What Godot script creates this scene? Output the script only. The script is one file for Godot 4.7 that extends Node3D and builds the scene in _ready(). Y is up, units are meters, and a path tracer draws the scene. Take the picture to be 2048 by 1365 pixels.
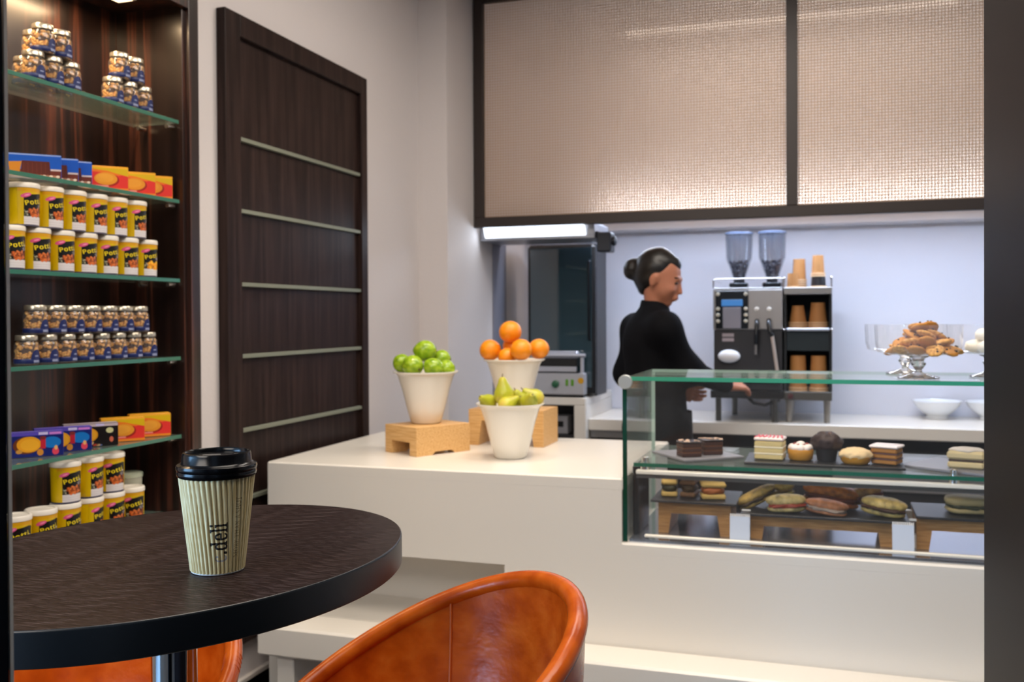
extends Node3D
# A cafe counter seen past a bar table. Metres, y up; the wall with the shelves runs along z, the counter along x.

class MB extends RefCounted:
	var v := PackedVector3Array()
	var n := PackedVector3Array()
	var uv := PackedVector2Array()
	var ix := PackedInt32Array()
	var t := Transform3D()

	func tri(a: Vector3, b: Vector3, c: Vector3, na: Vector3, nb: Vector3, nc: Vector3, ua := Vector2(), ub := Vector2(), uc := Vector2()) -> void:
		var k := v.size()
		v.append(t * a); v.append(t * b); v.append(t * c)
		n.append((t.basis * na).normalized()); n.append((t.basis * nb).normalized()); n.append((t.basis * nc).normalized())
		uv.append(ua); uv.append(ub); uv.append(uc)
		ix.append(k); ix.append(k + 2); ix.append(k + 1)

	func face(p: Array, away: Vector3) -> void:
		var nn: Vector3 = (p[1] - p[0]).cross(p[2] - p[0])
		if nn.length_squared() < 1e-16:
			return
		nn = nn.normalized()
		var mid := Vector3.ZERO
		for q in p:
			mid += q
		var q2 := p.duplicate()
		if nn.dot(mid / p.size() - away) < 0.0:
			q2.reverse()
			nn = -nn
		for i in range(1, q2.size() - 1):
			tri(q2[0], q2[i], q2[i + 1], nn, nn, nn)

	func quad_uv(a: Vector3, b: Vector3, c: Vector3, d: Vector3) -> void:
		# a bottom left, b bottom right, c top right, d top left, seen from outside
		var nn := (b - a).cross(d - a).normalized()
		tri(a, b, c, nn, nn, nn, Vector2(0, 1), Vector2(1, 1), Vector2(1, 0))
		tri(a, c, d, nn, nn, nn, Vector2(0, 1), Vector2(1, 0), Vector2(0, 0))

	func box(c: Vector3, s: Vector3, b := 0.0) -> void:
		var h := s * 0.5
		b = minf(b, minf(h.x, minf(h.y, h.z)) * 0.8)
		var P := {}
		for sx in [-1, 1]:
			for sy in [-1, 1]:
				for sz in [-1, 1]:
					var k := Vector3i(sx, sy, sz)
					P[[k, 0]] = c + Vector3(sx * h.x, sy * (h.y - b), sz * (h.z - b))
					P[[k, 1]] = c + Vector3(sx * (h.x - b), sy * h.y, sz * (h.z - b))
					P[[k, 2]] = c + Vector3(sx * (h.x - b), sy * (h.y - b), sz * h.z)
		for ax in 3:
			var a1 := (ax + 1) % 3
			var a2 := (ax + 2) % 3
			for s1 in [-1, 1]:
				var q := []
				for w in [[-1, -1], [1, -1], [1, 1], [-1, 1]]:
					var k := Vector3i()
					k[ax] = s1; k[a1] = w[0]; k[a2] = w[1]
					q.append(P[[k, ax]])
				face(q, c)
				if b > 0.0:
					for s2 in [-1, 1]:
						var k1 := Vector3i(); var k2 := Vector3i()
						k1[ax] = s1; k1[a1] = s2; k1[a2] = -1
						k2[ax] = s1; k2[a1] = s2; k2[a2] = 1
						face([P[[k1, ax]], P[[k2, ax]], P[[k2, a1]], P[[k1, a1]]], c)
		if b > 0.0:
			for sx in [-1, 1]:
				for sy in [-1, 1]:
					for sz in [-1, 1]:
						var k := Vector3i(sx, sy, sz)
						face([P[[k, 0]], P[[k, 1]], P[[k, 2]]], c)

	func bx(x0: float, x1: float, y0: float, y1: float, z0: float, z1: float, b := 0.0) -> void:
		box(Vector3((x0 + x1) / 2, (y0 + y1) / 2, (z0 + z1) / 2), Vector3(absf(x1 - x0), absf(y1 - y0), absf(z1 - z0)), b)

	func lathe(pr: Array, seg := 24, o := Vector3.ZERO, vscale := 1.0) -> void:
		# profile of Vector2(radius, height), up along the outside
		var m := pr.size()
		var sn := []
		for i in m - 1:
			var d: Vector2 = pr[i + 1] - pr[i]
			sn.append(Vector2(d.y, -d.x).normalized())
		for i in m - 1:
			if pr[i].distance_to(pr[i + 1]) < 1e-7:
				continue
			var n0: Vector2 = sn[i]
			var n1: Vector2 = sn[i]
			if i > 0 and sn[i - 1].dot(sn[i]) > 0.7:
				n0 = (sn[i - 1] + sn[i]).normalized()
			if i < m - 2 and sn[i + 1].dot(sn[i]) > 0.7:
				n1 = (sn[i + 1] + sn[i]).normalized()
			for k in seg:
				var a0 := TAU * k / seg
				var a1 := TAU * (k + 1) / seg
				var d0 := Vector3(cos(a0), 0, -sin(a0))
				var d1 := Vector3(cos(a1), 0, -sin(a1))
				var up := Vector3.UP
				var A: Vector3 = o + d0 * pr[i].x + up * pr[i].y
				var B: Vector3 = o + d1 * pr[i].x + up * pr[i].y
				var C: Vector3 = o + d1 * pr[i + 1].x + up * pr[i + 1].y
				var D: Vector3 = o + d0 * pr[i + 1].x + up * pr[i + 1].y
				var u0 := float(k) / seg
				var u1 := float(k + 1) / seg
				var v0 := 1.0 - float(i) / (m - 1) * vscale
				var v1 := 1.0 - float(i + 1) / (m - 1) * vscale
				if pr[i].x > 1e-6:
					tri(A, B, C, d0 * n0.x + up * n0.y, d1 * n0.x + up * n0.y, d1 * n1.x + up * n1.y, Vector2(u0, v0), Vector2(u1, v0), Vector2(u1, v1))
				if pr[i + 1].x > 1e-6:
					tri(A, C, D, d0 * n0.x + up * n0.y, d1 * n1.x + up * n1.y, d0 * n1.x + up * n1.y, Vector2(u0, v0), Vector2(u1, v1), Vector2(u0, v1))

	func surf(nu: int, nv: int, f: Callable, wrap_u := false, flip := false) -> void:
		var p := PackedVector3Array()
		var w := nu + 1
		for j in nv + 1:
			for i in w:
				p.append(f.call(float(i) / nu, float(j) / nv))
		var nn := PackedVector3Array()
		for j in nv + 1:
			for i in w:
				var i0 := i - 1
				var i1 := i + 1
				if wrap_u:
					i0 = nu - 1 if i == 0 else i - 1
					i1 = 1 if i == nu else i + 1
				else:
					i0 = maxi(i0, 0); i1 = mini(i1, nu)
				var j0 := maxi(j - 1, 0)
				var j1 := mini(j + 1, nv)
				var du := p[j * w + i1] - p[j * w + i0]
				if du.length_squared() < 1e-14:
					var jj := j1 if j == 0 else j0
					du = p[jj * w + i1] - p[jj * w + i0]
				var c := du.cross(p[j1 * w + i] - p[j0 * w + i])
				nn.append((-c if flip else c).normalized())
		for j in nv:
			for i in nu:
				var a := j * w + i
				var b := a + 1
				var c := a + w + 1
				var d := a + w
				var ua := Vector2(float(i) / nu, 1.0 - float(j) / nv)
				var ub := Vector2(float(i + 1) / nu, ua.y)
				var uc := Vector2(ub.x, 1.0 - float(j + 1) / nv)
				var ud := Vector2(ua.x, uc.y)
				if flip:
					tri(p[a], p[c], p[b], nn[a], nn[c], nn[b], ua, uc, ub)
					tri(p[a], p[d], p[c], nn[a], nn[d], nn[c], ua, ud, uc)
				else:
					tri(p[a], p[b], p[c], nn[a], nn[b], nn[c], ua, ub, uc)
					tri(p[a], p[c], p[d], nn[a], nn[c], nn[d], ua, uc, ud)

	func blob(c: Vector3, r: Vector3, seg := 16, rings := 10, bump := 0.0, freq := 40.0, sd := 1, pw := 1.0) -> void:
		var nz := FastNoiseLite.new()
		nz.seed = sd
		nz.frequency = freq
		surf(seg, rings, func(a, b):
			var th := TAU * float(a)
			var ph := PI * (float(b) - 0.5)
			var cp := cos(ph)
			var d := Vector3(cp * cos(th), sin(ph), -cp * sin(th))
			if pw != 1.0:
				d = Vector3(signf(d.x) * pow(absf(d.x), pw), signf(d.y) * pow(absf(d.y), pw), signf(d.z) * pow(absf(d.z), pw))
			var q := Vector3(d.x * r.x, d.y * r.y, d.z * r.z)
			return c + q * (1.0 + bump * nz.get_noise_3d(q.x, q.y, q.z)), true)

	func tube(path: Array, r: Variant, seg := 10, cap := true) -> void:
		var m := path.size()
		var fr := []
		var up := Vector3.UP
		for i in m:
			var d: Vector3 = (path[mini(i + 1, m - 1)] - path[maxi(i - 1, 0)]).normalized()
			if i == 0 and absf(d.dot(up)) > 0.9:
				up = Vector3.RIGHT
			var s := d.cross(up).normalized()
			up = s.cross(d).normalized()
			fr.append([s, up, d])
		var rr := []
		for i in m:
			rr.append(r[i] if r is Array else r)
		surf(seg, m - 1, func(a, b):
			var i := int(roundf(float(b) * (m - 1)))
			var an := TAU * float(a)
			return path[i] + (fr[i][0] * cos(an) + fr[i][1] * sin(an)) * rr[i], true, true)
		if cap:
			for e in [0, m - 1]:
				var q := []
				for k in seg:
					var an := TAU * k / seg
					q.append(path[e] + (fr[e][0] * cos(an) + fr[e][1] * sin(an)) * rr[e])
				face(q, path[e] + fr[e][2] * (1.0 if e == 0 else -1.0))

	func prism(poly: PackedVector2Array, z0: float, z1: float) -> void:
		var area := 0.0
		var m := poly.size()
		for i in m:
			area += poly[i].cross(poly[(i + 1) % m])
		var q := poly.duplicate()
		if area < 0.0:
			q.reverse()
		var id := Geometry2D.triangulate_polygon(q)
		for k in range(0, id.size(), 3):
			var a := q[id[k]]; var b := q[id[k + 1]]; var c := q[id[k + 2]]
			if (b - a).cross(c - a) < 0.0:
				var s := b; b = c; c = s
			var F := Vector3(0, 0, 1)
			tri(Vector3(a.x, a.y, z1), Vector3(b.x, b.y, z1), Vector3(c.x, c.y, z1), F, F, F)
			tri(Vector3(a.x, a.y, z0), Vector3(c.x, c.y, z0), Vector3(b.x, b.y, z0), -F, -F, -F)
		for i in m:
			var a := q[i]; var b := q[(i + 1) % m]
			var d := (b - a).normalized()
			var nn := Vector3(d.y, -d.x, 0)
			tri(Vector3(a.x, a.y, z1), Vector3(a.x, a.y, z0), Vector3(b.x, b.y, z0), nn, nn, nn)
			tri(Vector3(a.x, a.y, z1), Vector3(b.x, b.y, z0), Vector3(b.x, b.y, z1), nn, nn, nn)

	func mesh() -> ArrayMesh:
		var a := []
		a.resize(Mesh.ARRAY_MAX)
		a[Mesh.ARRAY_VERTEX] = v
		a[Mesh.ARRAY_NORMAL] = n
		a[Mesh.ARRAY_TEX_UV] = uv
		a[Mesh.ARRAY_INDEX] = ix
		var m := ArrayMesh.new()
		m.add_surface_from_arrays(Mesh.PRIMITIVE_TRIANGLES, a)
		return m


class Field extends RefCounted:
	# a body made of tapered capsules and ellipsoids, joined by a smooth minimum and meshed as surface nets
	var bones := []
	var k := 0.03
	func cap(a: Vector3, b: Vector3, ra: float, rb: float) -> void:
		bones.append([0, a, b, ra, rb])
	func ell(c: Vector3, r: Vector3, bs := Basis()) -> void:
		bones.append([1, c, r, bs])
	func add_to(mb: MB, cell: float) -> void:
		var lo := Vector3(1e9, 1e9, 1e9)
		var hi := -lo
		for e in bones:
			if e[0] == 0:
				var r: float = maxf(e[3], e[4])
				lo = lo.min(e[1] - Vector3.ONE * r).min(e[2] - Vector3.ONE * r)
				hi = hi.max(e[1] + Vector3.ONE * r).max(e[2] + Vector3.ONE * r)
			else:
				var r := maxf(e[2].x, maxf(e[2].y, e[2].z))
				lo = lo.min(e[1] - Vector3.ONE * r); hi = hi.max(e[1] + Vector3.ONE * r)
		lo -= Vector3.ONE * (cell * 2 + k * 0.4); hi += Vector3.ONE * (cell * 2 + k * 0.4)
		var nx := int((hi.x - lo.x) / cell) + 2
		var ny := int((hi.y - lo.y) / cell) + 2
		var nz := int((hi.z - lo.z) / cell) + 2
		var F := PackedFloat32Array()
		F.resize(nx * ny * nz)
		F.fill(1.0)
		for e in bones:
			var bl: Vector3; var bh: Vector3
			if e[0] == 0:
				var r: float = maxf(e[3], e[4])
				bl = e[1].min(e[2]) - Vector3.ONE * r; bh = e[1].max(e[2]) + Vector3.ONE * r
			else:
				var r := maxf(e[2].x, maxf(e[2].y, e[2].z))
				bl = e[1] - Vector3.ONE * r; bh = e[1] + Vector3.ONE * r
			var mg := Vector3.ONE * (cell * 2 + k)
			bl -= mg; bh += mg
			var i0 := maxi(0, int((bl.x - lo.x) / cell)); var i1 := mini(nx - 1, int((bh.x - lo.x) / cell) + 1)
			var j0 := maxi(0, int((bl.y - lo.y) / cell)); var j1 := mini(ny - 1, int((bh.y - lo.y) / cell) + 1)
			var l0 := maxi(0, int((bl.z - lo.z) / cell)); var l1 := mini(nz - 1, int((bh.z - lo.z) / cell) + 1)
			var capsule: bool = e[0] == 0
			var A: Vector3 = e[1]
			var B: Vector3 = e[2]
			var ra: float = e[3] if capsule else 0.0
			var rb: float = e[4] if capsule else 0.0
			var inv: Basis = Basis() if capsule else (e[3] as Basis).inverse()
			var ab := B - A
			var L := maxf(ab.length_squared(), 1e-9)
			var mr := minf(B.x, minf(B.y, B.z))
			for l in range(l0, l1 + 1):
				for j in range(j0, j1 + 1):
					var at := (l * ny + j) * nx
					for i in range(i0, i1 + 1):
						var p := lo + Vector3(i, j, l) * cell
						var d: float
						if capsule:
							var h := clampf((p - A).dot(ab) / L, 0.0, 1.0)
							d = (p - A - ab * h).length() - lerpf(ra, rb, h)
						else:
							var q := inv * (p - A)
							var k0 := Vector3(q.x / B.x, q.y / B.y, q.z / B.z).length()
							d = (k0 - 1.0) * mr if k0 < 0.3 else (k0 - 1.0) * q.length() / k0
						var f0 := F[at + i]
						var hh := maxf(k - absf(f0 - d), 0.0) / k
						F[at + i] = minf(f0, d) - hh * hh * k * 0.25
		var ids := {}
		var P := PackedVector3Array()
		var sx := 1
		var sy := nx
		var sz := nx * ny
		var cs := [0, sx, sy, sx + sy, sz, sz + sx, sz + sy, sz + sx + sy]
		var co := [Vector3(0, 0, 0), Vector3(1, 0, 0), Vector3(0, 1, 0), Vector3(1, 1, 0), Vector3(0, 0, 1), Vector3(1, 0, 1), Vector3(0, 1, 1), Vector3(1, 1, 1)]
		var ed := [[0, 1], [2, 3], [4, 5], [6, 7], [0, 2], [1, 3], [4, 6], [5, 7], [0, 4], [1, 5], [2, 6], [3, 7]]
		for l in nz - 1:
			for j in ny - 1:
				for i in nx - 1:
					var at := (l * ny + j) * nx + i
					if F[at] >= 0.1 and F[at + sx + sy + sz] >= 0.1:
						continue
					var mask := 0
					for c in 8:
						if F[at + cs[c]] < 0.0:
							mask |= 1 << c
					if mask == 0 or mask == 255:
						continue
					var s := Vector3.ZERO
					var cnt := 0
					for e in ed:
						var fa := F[at + cs[e[0]]]
						var fb := F[at + cs[e[1]]]
						if (fa < 0.0) != (fb < 0.0):
							s += co[e[0]].lerp(co[e[1]], fa / (fa - fb))
							cnt += 1
					ids[at] = P.size()
					P.append(lo + (Vector3(i, j, l) + s / cnt) * cell)
		var N := PackedVector3Array()
		N.resize(P.size())
		var T := PackedInt32Array()
		for at in ids:
			var i: int = at % nx
			var j: int = (at / nx) % ny
			var l: int = at / sz
			for ax in 3:
				var step: int = [sx, sy, sz][ax]
				var s1: int = [sy, sz, sx][ax]
				var s2: int = [sz, sx, sy][ax]
				if [j, l, i][ax] == 0 or [l, i, j][ax] == 0:
					continue
				var a := F[at] < 0.0
				var b := F[at + step] < 0.0
				if a == b:
					continue
				var q0 = ids.get(at); var q1 = ids.get(at - s1); var q2 = ids.get(at - s1 - s2); var q3 = ids.get(at - s2)
				if q1 == null or q2 == null or q3 == null:
					continue
				var qs := [q0, q1, q2, q3] if a else [q0, q3, q2, q1]
				for w in [[0, 1, 2], [0, 2, 3]]:
					T.append(qs[w[0]]); T.append(qs[w[1]]); T.append(qs[w[2]])
		for m in range(0, T.size(), 3):
			var c := (P[T[m + 1]] - P[T[m]]).cross(P[T[m + 2]] - P[T[m]])
			N[T[m]] += c; N[T[m + 1]] += c; N[T[m + 2]] += c
		for m in range(0, T.size(), 3):
			mb.tri(P[T[m]], P[T[m + 1]], P[T[m + 2]], N[T[m]], N[T[m + 1]], N[T[m + 2]])


var used := {}
var mats := {}
var ORD := ["first", "second", "third", "fourth", "fifth", "sixth", "seventh", "eighth", "ninth", "tenth"]


func numbered(called: String) -> String:
	used[called] = int(used.get(called, 0)) + 1
	return called if used[called] == 1 else "%s_%03d" % [called, used[called] - 1]


func tag(o: Node, label := "", category := "", group := "", kind := "") -> void:
	if label: o.set_meta("label", label)
	if category: o.set_meta("category", category)
	if group: o.set_meta("group", group)
	if kind: o.set_meta("kind", kind)


func thing(called: String, label: String, category: String, at := Vector3.ZERO, yaw := 0.0, group := "") -> Node3D:
	var o := Node3D.new()
	o.name = numbered(called)
	add_child(o, true)
	o.position = at
	o.rotation_degrees.y = yaw
	tag(o, label, category, group)
	return o


func copy(src: Node3D, label: String, at: Vector3, yaw := 0.0) -> Node3D:
	var o: Node3D = src.duplicate()
	o.name = numbered(str(src.get_meta("base_name")) if src.has_meta("base_name") else str(src.name))
	add_child(o, true)
	o.position = at
	o.rotation_degrees.y = yaw
	tag(o, label)
	return o


func part(called: String, m: Variant, mat: Material, parent: Node, label := "") -> MeshInstance3D:
	var o := MeshInstance3D.new()
	o.name = called
	o.mesh = m.mesh() if m is MB else m
	o.set_surface_override_material(0, mat)
	parent.add_child(o, true)
	if label: o.set_meta("label", label)
	return o


func struct(called: String, m: MB, mat: Material, label := "", parent: Node = null) -> MeshInstance3D:
	var o := part(called, m, mat, self if parent == null else parent)
	o.set_meta("kind", "structure")
	if label:
		tag(o, label, called.split("_")[0])
	return o


func M(key: String, c := Color.WHITE, rough := 0.5, metal := 0.0) -> StandardMaterial3D:
	if mats.has(key):
		return mats[key]
	var m := StandardMaterial3D.new()
	m.resource_name = key
	m.albedo_color = c
	m.roughness = rough
	m.metallic = metal
	mats[key] = m
	return m


func pane(key: String, c: Color, a: float, rough := 0.02) -> StandardMaterial3D:
	var m := M(key, Color(c.r, c.g, c.b, a), rough)
	m.transparency = BaseMaterial3D.TRANSPARENCY_ALPHA
	return m


func noise_tex(freq: float, cols: Array, sd := 1, oct := 4, size := 256, as_normal := false) -> NoiseTexture2D:
	var n := FastNoiseLite.new()
	n.seed = sd
	n.frequency = freq
	n.fractal_octaves = oct
	var t := NoiseTexture2D.new()
	t.width = size
	t.height = size
	t.seamless = true
	t.noise = n
	if as_normal:
		t.as_normal_map = true
		t.bump_strength = 4.0
	else:
		var g := Gradient.new()
		var offs := PackedFloat32Array()
		var cc := PackedColorArray()
		for e in cols:
			offs.append(e[0]); cc.append(e[1])
		g.offsets = offs
		g.colors = cc
		t.color_ramp = g
	return t


func tri_tex(m: StandardMaterial3D, tex: Texture2D, sc: Vector3, world := false) -> StandardMaterial3D:
	m.albedo_texture = tex
	m.uv1_triplanar = true
	m.uv1_world_triplanar = world
	m.uv1_scale = sc
	return m


# --- printed matter, drawn into images ---
func ell(im: Image, cx: float, cy: float, rx: float, ry: float, c: Color, rot := 0.0) -> void:
	var w := im.get_width(); var h := im.get_height()
	var R := maxf(rx, ry)
	for y in range(maxi(0, int(cy - R)), mini(h, int(cy + R) + 1)):
		for x in range(maxi(0, int(cx - R)), mini(w, int(cx + R) + 1)):
			var d := Vector2(x - cx, y - cy).rotated(-rot)
			if d.x * d.x / (rx * rx) + d.y * d.y / (ry * ry) <= 1.0:
				im.set_pixel(x, y, c)


func polyfill(im: Image, p: PackedVector2Array, c: Color) -> void:
	var lo := p[0]; var hi := p[0]
	for q in p:
		lo = lo.min(q); hi = hi.max(q)
	for y in range(maxi(0, int(lo.y)), mini(im.get_height(), int(hi.y) + 1)):
		for x in range(maxi(0, int(lo.x)), mini(im.get_width(), int(hi.x) + 1)):
			if Geometry2D.is_point_in_polygon(Vector2(x + 0.5, y + 0.5), p):
				im.set_pixel(x, y, c)


func write(im: Image, text: String, fontname: String, px: float, at: Vector2, rot: float, c: Color, weight := 400, stretch := Vector2.ONE, spacing := 0.0) -> void:
	# letters as filled triangles: «at» is the left end of the base line
	var f := SystemFont.new()
	f.font_names = PackedStringArray([fontname])
	f.font_weight = weight
	var tm := TextMesh.new()
	tm.font = f
	tm.font_size = 64
	tm.pixel_size = 1.0
	tm.depth = 0.0
	tm.curve_step = 1.0
	tm.horizontal_alignment = HORIZONTAL_ALIGNMENT_LEFT
	tm.text = text
	var a := tm.get_mesh_arrays()
	var P: PackedVector3Array = a[Mesh.ARRAY_VERTEX]
	var I: PackedInt32Array = a[Mesh.ARRAY_INDEX]
	if P.is_empty():
		return
	var lo := P[0]
	for q in P:
		lo = lo.min(q)
	var s := px / 64.0
	for k in range(0, I.size(), 3):
		var tr := []
		for e in 3:
			var q := P[I[k + e]] - Vector3(lo.x, lo.y, 0)
			tr.append(at + (Vector2(q.x * stretch.x, -q.y * stretch.y) * s).rotated(rot))
		var l: Vector2 = tr[0].min(tr[1]).min(tr[2])
		var h: Vector2 = tr[0].max(tr[1]).max(tr[2])
		for y in range(maxi(0, int(l.y)), mini(im.get_height(), int(h.y) + 2)):
			for x in range(maxi(0, int(l.x)), mini(im.get_width(), int(h.x) + 2)):
				var q := Vector2(x + 0.5, y + 0.5)
				var c0: float = (tr[1] - tr[0]).cross(q - tr[0])
				var c1: float = (tr[2] - tr[1]).cross(q - tr[1])
				var c2: float = (tr[0] - tr[2]).cross(q - tr[2])
				if (c0 >= 0 and c1 >= 0 and c2 >= 0) or (c0 <= 0 and c1 <= 0 and c2 <= 0):
					im.set_pixel(x, y, c)


func img(w: int, h: int, c: Color) -> Image:
	var im := Image.create(w, h, false, Image.FORMAT_RGBA8)
	im.fill(c)
	return im


func printed(key: String, im: Image, rough := 0.4) -> StandardMaterial3D:
	var m := M(key, Color.WHITE, rough)
	m.albedo_texture = ImageTexture.create_from_image(im)
	m.texture_repeat = false
	return m


func tin_print(orange: bool) -> Image:
	var im := img(192, 256, Color("d8b400"))
	im.fill_rect(Rect2i(0, 0, 192, 26), Color("dba010"))
	polyfill(im, PackedVector2Array([Vector2(34, 52), Vector2(150, 34), Vector2(178, 40), Vector2(178, 206), Vector2(34, 206)]), Color("0d0d0c"))
	im.fill_rect(Rect2i(34, 200, 144, 56), Color("e2dcdc"))
	im.fill_rect(Rect2i(34, 222, 144, 3), Color("c9c2c2"))
	im.fill_rect(Rect2i(34, 238, 144, 3), Color("c9c2c2"))
	var rg := RandomNumberGenerator.new()
	rg.seed = 5
	for k in 46:
		var x := rg.randf_range(56, 170)
		var y := rg.randf_range(140, 198)
		if orange:
			ell(im, x, y, 14, 9, [Color("f5a51c"), Color("ffc13a"), Color("e08a10")][k % 3], rg.randf() * 3)
		else:
			ell(im, x, y, rg.randf_range(7, 13), rg.randf_range(5, 9), [Color("b5541c"), Color("d8682a"), Color("8a3a12"), Color("e07c3c")][k % 4], rg.randf() * 3)
	for k in 16:
		ell(im, rg.randf_range(132, 176), rg.randf_range(96, 134), 6, 4, [Color("c9bfc4"), Color("8f868c")][k % 2], rg.randf() * 3)
	for k in 10:
		ell(im, rg.randf_range(36, 58), rg.randf_range(150, 200), 5, 5, [Color("b9b49a"), Color("6c6f5a")][k % 2])
	im.fill_rect(Rect2i(178, 26, 14, 230), Color("d8b400"))
	ell(im, 46, 52, 32, 14, Color("e85a92"), -0.35)
	ell(im, 52, 50, 16, 4, Color("f6a5c2"), -0.35)
	write(im, "Potti", "Droid Sans", 52, Vector2(44, 124), -0.2, Color("efd51a"), 700, Vector2(1.0, 0.9))
	return im


func biscuit_print(kind: String) -> Image:
	var im := img(256, 128, Color("1557c0"))
	if kind == "chocolate":
		im.fill_rect(Rect2i(0, 84, 256, 44), Color("6f2f22"))
		im.fill_rect(Rect2i(0, 0, 256, 5), Color("9db7ea"))
		polyfill(im, PackedVector2Array([Vector2(34, 46), Vector2(94, 40), Vector2(82, 112), Vector2(48, 112)]), Color("cf8426"))
		polyfill(im, PackedVector2Array([Vector2(94, 36), Vector2(208, 36), Vector2(212, 106), Vector2(88, 108)]), Color("5c261c"))
		for k in 6:
			im.fill_rect(Rect2i(100 + k * 18, 44, 2, 58), Color("73362a"))
		im.fill_rect(Rect2i(212, 76, 44, 10), Color("d8c7c4"))
		im.fill_rect(Rect2i(0, 74, 30, 10), Color("cda08e"))
		for k in 9:
			ell(im, 130 + k * 14, 116, 8, 7, [Color("f0d9c6"), Color("b77d63")][k % 2])
	elif kind == "round":
		im.fill(Color("e6362e"))
		polyfill(im, PackedVector2Array([Vector2(0, 14), Vector2(0, 0), Vector2(256, 0), Vector2(256, 50), Vector2(200, 38), Vector2(120, 22), Vector2(60, 18)]), Color("e0b80a"))
		polyfill(im, PackedVector2Array([Vector2(0, 10), Vector2(140, 24), Vector2(220, 44), Vector2(200, 48), Vector2(120, 34), Vector2(0, 26)]), Color("f07a20"))
		im.fill_rect(Rect2i(0, 0, 256, 10), Color("f5b62a"))
		im.fill_rect(Rect2i(0, 116, 256, 12), Color("ef8a1e"))
		ell(im, 138, 72, 66, 36, Color("a52018"))
		ell(im, 128, 66, 66, 34, Color("eb9a2a"))
		ell(im, 122, 62, 50, 24, Color("f0a536"))
		im.fill_rect(Rect2i(66, 102, 78, 8), Color("f2938a"))
	else:
		var dark := kind == "black"
		im.fill(Color("0f0c0e") if dark else Color("10206e"))
		im.fill_rect(Rect2i(0, 0, 256, 16), Color("c9b8be") if dark else Color("5a4bb8"))
		im.fill_rect(Rect2i(150, 0, 40, 14), Color("cfc6ee"))
		if not dark:
			im.fill_rect(Rect2i(196, 2, 52, 12), Color("d184d6"))
		ell(im, 98, 66, 58, 46, Color("6a3416"))
		ell(im, 108, 62, 52, 42, Color("eba01e"))
		ell(im, 112, 64, 40, 30, Color("f2ae2a"))
		ell(im, 66, 98, 14, 11, Color("c98f3c"))
		if dark:
			for k in 14:
				ell(im, 60 + (k * 37) % 120, 104 + (k * 13) % 20, 9, 5, [Color("b03020"), Color("8a5a3a"), Color("d0a878"), Color("5a6aa0")][k % 4], k)
			ell(im, 216, 40, 18, 16, Color("cfcf9a"))
			ell(im, 224, 92, 10, 16, Color("cf6a50"))
		else:
			ell(im, 206, 56, 40, 30, Color("1174c4"))
			im.fill_rect(Rect2i(158, 24, 22, 64), Color("c02438"))
			ell(im, 168, 30, 14, 10, Color("7a2a2a"))
			ell(im, 156, 106, 14, 18, Color("d38a2e"))
			ell(im, 222, 104, 15, 20, Color("e0455c"))
			ell(im, 224, 86, 8, 12, Color("e8b06a"))
			ell(im, 12, 76, 7, 26, Color("d8cdda"))
	return im


func sleeve_print() -> Image:
	# light wood grain with the lettering running up the cup; u goes round the cup, v from rim to foot
	var w := 2048
	var h := 768
	var im := img(w, h, Color.WHITE)
	var n := FastNoiseLite.new()
	n.seed = 7
	n.frequency = 0.02
	n.fractal_octaves = 4
	for y in h:
		for x in w:
			var g := n.get_noise_2d(x * 1.6, y * 0.09)
			var g2 := n.get_noise_2d(x * 7.0 + 900.0, y * 0.35)
			var c := Color("d9cfa6").lerp(Color("b9a470"), clampf(0.5 + g * 1.1, 0, 1))
			c = c.lerp(Color("e6dfbe"), clampf(g2 * 1.2, 0, 1) * 0.6)
			im.set_pixel(x, y, c)
	var base := 2048.0 * (0.848 + 17.8 / 360.0)
	write(im, "c", "Droid Serif", 230.0, Vector2(base, 672), -PI / 2, Color("8f9098"), 400, Vector2(0.52, 1.0))
	for e in [Vector2(0, 0), Vector2(4, 0), Vector2(0, 4), Vector2(4, 4)]:
		write(im, ".deli", "Droid Serif", 230.0, Vector2(base, 608) + e, -PI / 2, Color("17140f"), 400, Vector2(0.54, 1.0))
	write(im, "MORE THAN A SHOT", "Droid Serif", 92.0, Vector2(2048.0 * (0.848 + 42.0 / 360.0), 650), -PI / 2, Color("8c7a55"), 400, Vector2(0.52, 0.9))
	return im


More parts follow.
